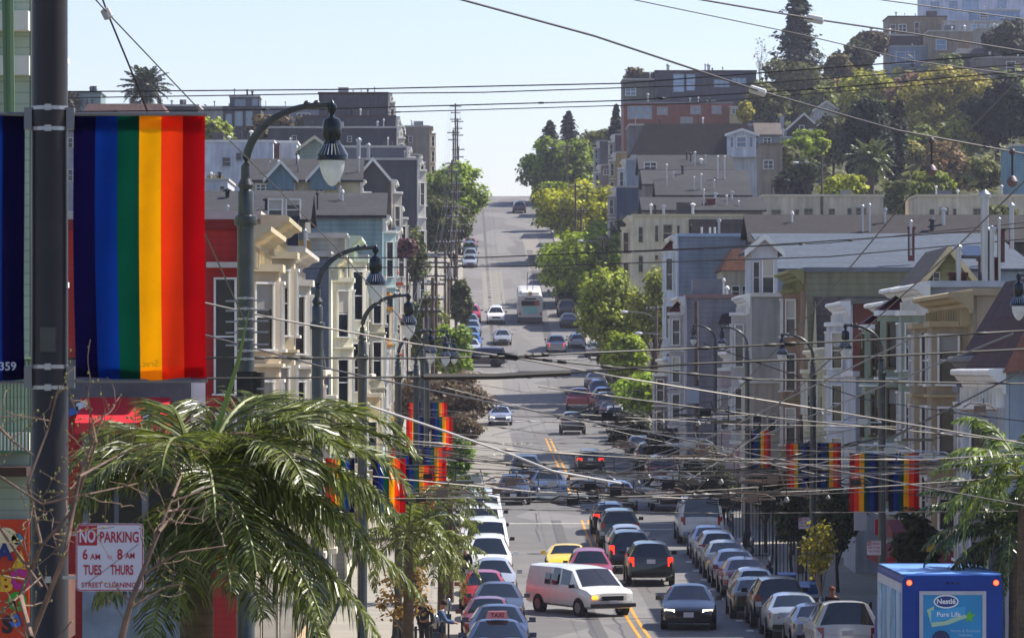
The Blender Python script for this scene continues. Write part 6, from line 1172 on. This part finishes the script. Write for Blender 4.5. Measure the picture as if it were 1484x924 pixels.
HWP = [(848, 704), (862, 716), (892, 710), (918, 714), (944, 716), (968, 700), (1006, 716), (1036, 716), (1070, 712), (1090, 718), (815, 712), (780, 706), (1388, 708), (1408, 700), (1452, 698), (1478, 700), (1046, 648), (1022, 600), (1056, 612), (690, 690), (720, 712), (760, 722), (800, 700), (845, 690), (870, 712), (900, 706), (925, 695), (960, 712), (990, 700), (1020, 660), (1040, 604), (1012, 612), (1050, 720), (1085, 700), (880, 598), (888, 604), (960, 605), (905, 640), (1105, 714), (640, 712), (610, 720), (1140, 720), (1290, 650), (1330, 640), (1420, 590), (1240, 700), (1380, 700), (1440, 705), (1460, 700), (1000, 640), (1015, 648), (1030, 640), (975, 690), (985, 696), (1010, 690), (1030, 700), (1045, 696), (915, 690), (890, 684), (870, 690), (855, 700), (940, 690), (905, 716), (885, 722), (860, 720), (950, 700), (700, 722), (675, 716), (1100, 690), (1120, 695), (1160, 712), (1200, 716), (1400, 712), (1425, 708), (1470, 712), (1250, 606), (1190, 598), (620, 690), (660, 700), (980, 722), (830, 722), (935, 724), (740, 700), (1064, 680), (1345, 655)]
for i, (px, py) in enumerate(HWP): hardware(px, py + random.uniform(-4, 4), random.uniform(95, 125), (0, 2, 0, 1, 0)[i % 5], i)
for i, (a, b_) in enumerate((((560, 722), (1100, 706)), ((600, 735), (1484, 740)), ((540, 690), (1000, 722)), ((640, 748 - 20), (1484, 702)), ((880, 720), (1484, 690)), ((840, 600), (1300, 618)), ((600, 668), (1484, 655)), ((780, 560), (1484, 640)), ((700, 610), (1100, 600)), ((900, 660), (1484, 680)), ((560, 640), (900, 655)), ((640, 560), (1200, 690)))):
    lb = ['lowest sagging pale cable over the left banners and junction', 'long level cable just above the white vans and right palm', 'cable sloping down from the left banners into the tangle', 'thick pale feeder rising toward the right edge over the palm', 'dark feeder bundle over the right palm', 'short level cable through the upper fittings', 'level cable through the upper part of the right banners', 'thin cable sloping over the round green tree', 'thin cable over the dark uphill car', 'cable crossing the right banners low down', 'thin cable across the stop lettering', 'long sloping thin cable crossing the road centre'][i]
    wire(lb, [(a[0], a[1], 96 + i), ((a[0] + b_[0]) / 2, (a[1] + b_[1]) / 2 + 6, 98 + i), (b_[0], b_[1], 100 + i)], random.choice((.008, .011, .016)), random.choice((WIREL, WIREM, WIRE)))
# utility wires along the left pole row
for k, (dx, dz) in enumerate(((-.9, -.3), (-.4, -.3), (.4, -.3), (.9, -.3), (-.7, -1.3), (.7, -1.3))):
    pts = []
    for px, D, y in ((618, 262, 440), (627, 305, 402), (645, 415, 345), (654, 500, 295), (655, 575, 232), (657, 640, 188), (660, 702, 150)):
        q = P(px, y, D); pts.append(q + Vector((dx, 0, dz)))
    o = MB().tube(pts, .011, 4).build('power_line', WIREM); tag(o, 'power line strung between the utility poles up the left kerb', 'cable', 'power lines on the utility poles')
# ---------------------------------------------------------------- street furniture & people
def meter(label, x, y):
    g = T(x, y) + .14; r = thing('parking_meter', label, 'parking meter', (x, y, g)); MB().tube([(x, y, g), (x, y, g + 1.05)], .035, 8).build('post', mat('3c4044', .4, .5), r); MB().lathe([(.06, 1.05), (.09, 1.1), (.1, 1.25), (.09, 1.36), (.05, 1.44), (.01, 1.46)], (x, y, g), 12).build('meter_head', mat('8a8f94', .25, .8), r, smooth=50); MB().box(x - .09, x + .09, y - .05, y + .05, g + .72, g + .95).build('coin_box', mat('22354a', .4), r)
for px, D, lb in ((650, 147, 'silver domed parking meter behind the people on the left pavement'), (641, 139, 'parking meter next to the person in blue'), (632, 134, 'low parking meter at the bottom left kerb'), (592, 128, 'parking meter near the palm trunk'), (1090, 192, 'parking meter with blue collar on the right kerb'), (1117, 178, 'parking meter between the right kerb cars and fence'), (1058, 212, 'yellow topped parking meter by the ladder van'), (1190, 148, 'parking meter beside the person in black')):
    meter(lb, (px - U0) * D / F, D)
def fence(label, px0, px1, D, h=1.5, n=14):
    a = P(px0, 0, D); b_ = P(px1, 0, D); g = T(a.x, D) + .14; r = thing('iron_fence', label, 'fence', ((a.x + b_.x) / 2, D, g)); m = MB()
    for i in range(n + 1): x = a.x + (b_.x - a.x) * i / n; m.tube([(x, D, g), (x, D, g + h)], .018 if i % 4 else .045, 5)
    m.build('bars', BLACK, r); m = MB()
    for z in (.15, h - .1): m.tube([(a.x, D, g + z), (b_.x, D, g + z)], .022, 5)
    m.build('rail', BLACK, r)
fence('black iron fence panels beside the ladder van', 1062, 1120, 200, 2.6, 12); fence('black iron fence panels behind the blue bins', 1125, 1190, 178, 2.2, 12); fence('low railing near the bare sapling', 1195, 1262, 150, 1.2, 12); fence('low grey railing on the left pavement near the palms', 580, 625, 137, 1.0, 8)
def bin_(label, px, D, h='1c4f8c'):
    c = P(px, 0, D); g = T(c.x, D) + .14; r = thing('wheelie_bin', label, 'bin', (c.x, D, g)); x = c.x
    m = MB(); m.add([(x - .26, D - .3, g), (x + .26, D - .3, g), (x + .26, D + .3, g), (x - .26, D + .3, g), (x - .32, D - .38, g + 1), (x + .32, D - .38, g + 1), (x + .32, D + .38, g + 1), (x - .32, D + .38, g + 1)], [(3, 2, 1, 0), (4, 5, 6, 7), (0, 1, 5, 4), (1, 2, 6, 5), (2, 3, 7, 6), (3, 0, 4, 7)]); m.build('bin_body', mat(h, .45), r)
    m = MB().extr([(x - .34, D - .42, g + 1.003), (x - .34, D + .4, g + 1.003), (x - .34, D + .4, g + 1.12), (x - .34, D - .42, g + 1.05)], (.68, 0, 0)); m.build('lid', mat(h, .4), r)
    MB().tube([(x - .3, D + .3, g + .12), (x + .3, D + .3, g + .12)], .12, 10).build('wheel', RUBBER, r)
bin_('tall blue wheelie bin, left of the pair on the right pavement', 1140, 172, '1d5a9c'); bin_('second blue wheelie bin standing nearer', 1160, 164, '1d5a9c'); bin_('black wheelie bin beside the blue ones', 1146, 160, '141618'); bin_('dark green bin by the black sport utility', 1178, 157, '26302c'); bin_('extra blue bin right of the pair', 1172, 166, '24568c')
c = P(856, 478, 437); g = T(c.x, 437) + .1; r = thing('stop_sign', 'red octagonal stop sign on a post at the upper corner', 'sign', (c.x, 437, g)); MB().tube([(c.x, 437.05, g), (c.x, 437.05, c.z + .3)], .04, 6).build('post', STEEL, r)
MB().extr([(c.x + .52 * math.cos(math.pi / 8 + k * math.pi / 4), 437, c.z + .52 * math.sin(math.pi / 8 + k * math.pi / 4)) for k in range(8)], (0, .02, 0)).build('sign_plate', mat('b01818', .5), r); text('sign_lettering', 'STOP', WHITE, .36, (c.x, 436.98, c.z), (math.pi / 2, 0, 0), r)
def board(name, label, cat, px0, px1, y0, y1, D, h, th=.12, em=0):
    a = P(px0, y1, D); b_ = P(px1, y0, D); o = MB().box(a.x, b_.x, D, D + th, a.z, b_.z).build(name, mat(h, .5)); return tag(o, label, cat)
board('hanging_sign', 'white blank hanging sign board under the nearest right banner', 'sign', 1238, 1256, 740, 768, 150, 'b8bcc4'); board('hanging_sign', 'pale sign board by the black gooseneck pole in the tree shade', 'sign', 995, 1013, 560, 584, 245, 'a8b0bc'); board('shop_sign', 'small vertical red sign at the side of the red awning', 'sign', 1268, 1276, 752, 775, 148, 'a81824'); board('hazard_sign', 'yellow square sign among the palm leaves at right', 'sign', 1343, 1356, 786, 799, 120, 'b08a14')
a = P(1285, 0, 150); b = MB().extr([(a.x, 150, P(0, 752, 150).z), (a.x, 148, P(0, 768, 150).z), (a.x, 148, P(0, 776, 150).z), (a.x, 150, P(0, 776, 150).z)], (P(1385, 0, 150).x - a.x, 0, 0)); tag(b.build('shop_awning', mat('7a1018', .7)), 'long dark red shop awning on the right pavement', 'awning')
# people
def person(label, px, D, gz=None, shirt='1c2230', trousers='23242a', hair='2a1c14', skin='9c6a50', face=180, lean=0, arm=0, stride=.12, female=False):
    x = (px - U0) * D / F; g = T(x, D) + (.14 if not (XL < x < XR) else 0); r = thing('person', label, 'person', (x, D, g)); r.rotation_euler = (0, 0, math.radians(face))
    def skin_obj(name, J, E, m, rs):
        me = bpy.data.meshes.new(name); me.from_pydata([J[k] for k in J], [(list(J).index(a), list(J).index(b)) for a, b in E], []); me.materials.append(m); o = bpy.data.objects.new(name, me); COL.objects.link(o); o.parent = r
        md = o.modifiers.new('skin', 'SKIN'); me.skin_vertices[0].data[0].use_root = True
        for i, k in enumerate(J): me.skin_vertices[0].data[i].radius = (rs[k], rs[k] * (.72 if k in ('pel', 'wa', 'ch') else 1)); me.skin_vertices[0].data[i].use_root = i == 0
        md.use_smooth_shade = True; s = o.modifiers.new('sub', 'SUBSURF'); s.levels = 2; s.render_levels = 2; return o
    ln = lean; sp_ = lambda z, y=0: (0, y - math.sin(ln) * max(0, z - .95), .95 + (z - .95) * math.cos(ln) if z > .95 else z)
    def up(x_, z): q = sp_(z); return (x_, q[1], q[2])
    J = dict(pel=(0, 0, .95), wa=up(0, 1.12), ch=up(0, 1.36), nk=up(0, 1.5), hd0=up(0, 1.6), hd1=up(0, 1.72))
    rs = dict(pel=.15, wa=.13, ch=.165, nk=.06, hd0=.085, hd1=.08); E = [('pel', 'wa'), ('wa', 'ch'), ('ch', 'nk'), ('nk', 'hd0'), ('hd0', 'hd1')]
    for s, sg in (('l', -1), ('r', 1)):
        st_ = stride * sg; J.update({'hip' + s: (.1 * sg, 0, .88), 'kn' + s: (.11 * sg, -st_ * .5 - .02, .5), 'an' + s: (.12 * sg, st_, .09), 'to' + s: (.13 * sg, st_ - .17, .04)}); rs.update({'hip' + s: .1, 'kn' + s: .062, 'an' + s: .042, 'to' + s: .04}); E += [('pel', 'hip' + s), ('hip' + s, 'kn' + s), ('kn' + s, 'an' + s), ('an' + s, 'to' + s)]
        sh = up(.19 * sg, 1.42); el = (.25 * sg, sh[1] - .02 - arm * .14, sh[2] - .28); hn = (.25 * sg - .05 * sg, el[1] - .1 - arm * .16, el[2] - .24 + arm * .2); fi = (hn[0], hn[1] - .04 - arm * .06, hn[2] - .09 + arm * .06)
        J.update({'sh' + s: sh, 'el' + s: el, 'ha' + s: hn, 'fi' + s: fi}); rs.update({'sh' + s: .065, 'el' + s: .043, 'ha' + s: .03, 'fi' + s: .022}); E += [('ch', 'sh' + s), ('sh' + s, 'el' + s), ('el' + s, 'ha' + s), ('ha' + s, 'fi' + s)]
    skin_obj('body', J, E, mat(skin, .6), rs)
    top = {k: J[k] for k in ('pel', 'wa', 'ch', 'shl', 'ell', 'hal', 'shr', 'elr', 'har')}; skin_obj('jacket', top, [('pel', 'wa'), ('wa', 'ch'), ('ch', 'shl'), ('shl', 'ell'), ('ell', 'hal'), ('ch', 'shr'), ('shr', 'elr'), ('elr', 'har')], mat(shirt, .85), {k: rs[k] + .022 for k in top})
    tr_ = {k: J[k] for k in ('pel', 'hipl', 'knl', 'anl', 'hipr', 'knr', 'anr')}; skin_obj('trousers', tr_, [('pel', 'hipl'), ('hipl', 'knl'), ('knl', 'anl'), ('pel', 'hipr'), ('hipr', 'knr'), ('knr', 'anr')], mat(trousers, .85), {k: rs[k] + .018 for k in tr_})
    h = J['hd1']; b = MB().ball((h[0], h[1] + .015, h[2] + .0), (.098, .1), 10); local(b, 'hair', mat(hair, .8), r, 60)
    return r
person('person in a blue jacket leaning over beside the left parking meters', 631, 138, shirt='3c5478', trousers='1c1e26', face=90, lean=.35, arm=1)
person('person in dark clothes standing left of the one in blue', 615, 141, shirt='22262e', trousers='1a1a1e', face=160)
person('person in black walking beside the left parked vans', 674, 181, shirt='101012', trousers='101014', face=170, stride=.2)
person('person in black top on the right pavement by the bare sapling', 1206, 151, shirt='0e0f12', trousers='16161a', hair='7a3a1c', face=10)
person('person in dark coat on the right pavement beside the ladder van', 1052, 222, shirt='1c2030', trousers='14161c', face=180)
person('distant person by the left kerb behind the palms', 651, 205, shirt='2a2c34', trousers='20222a', face=0)
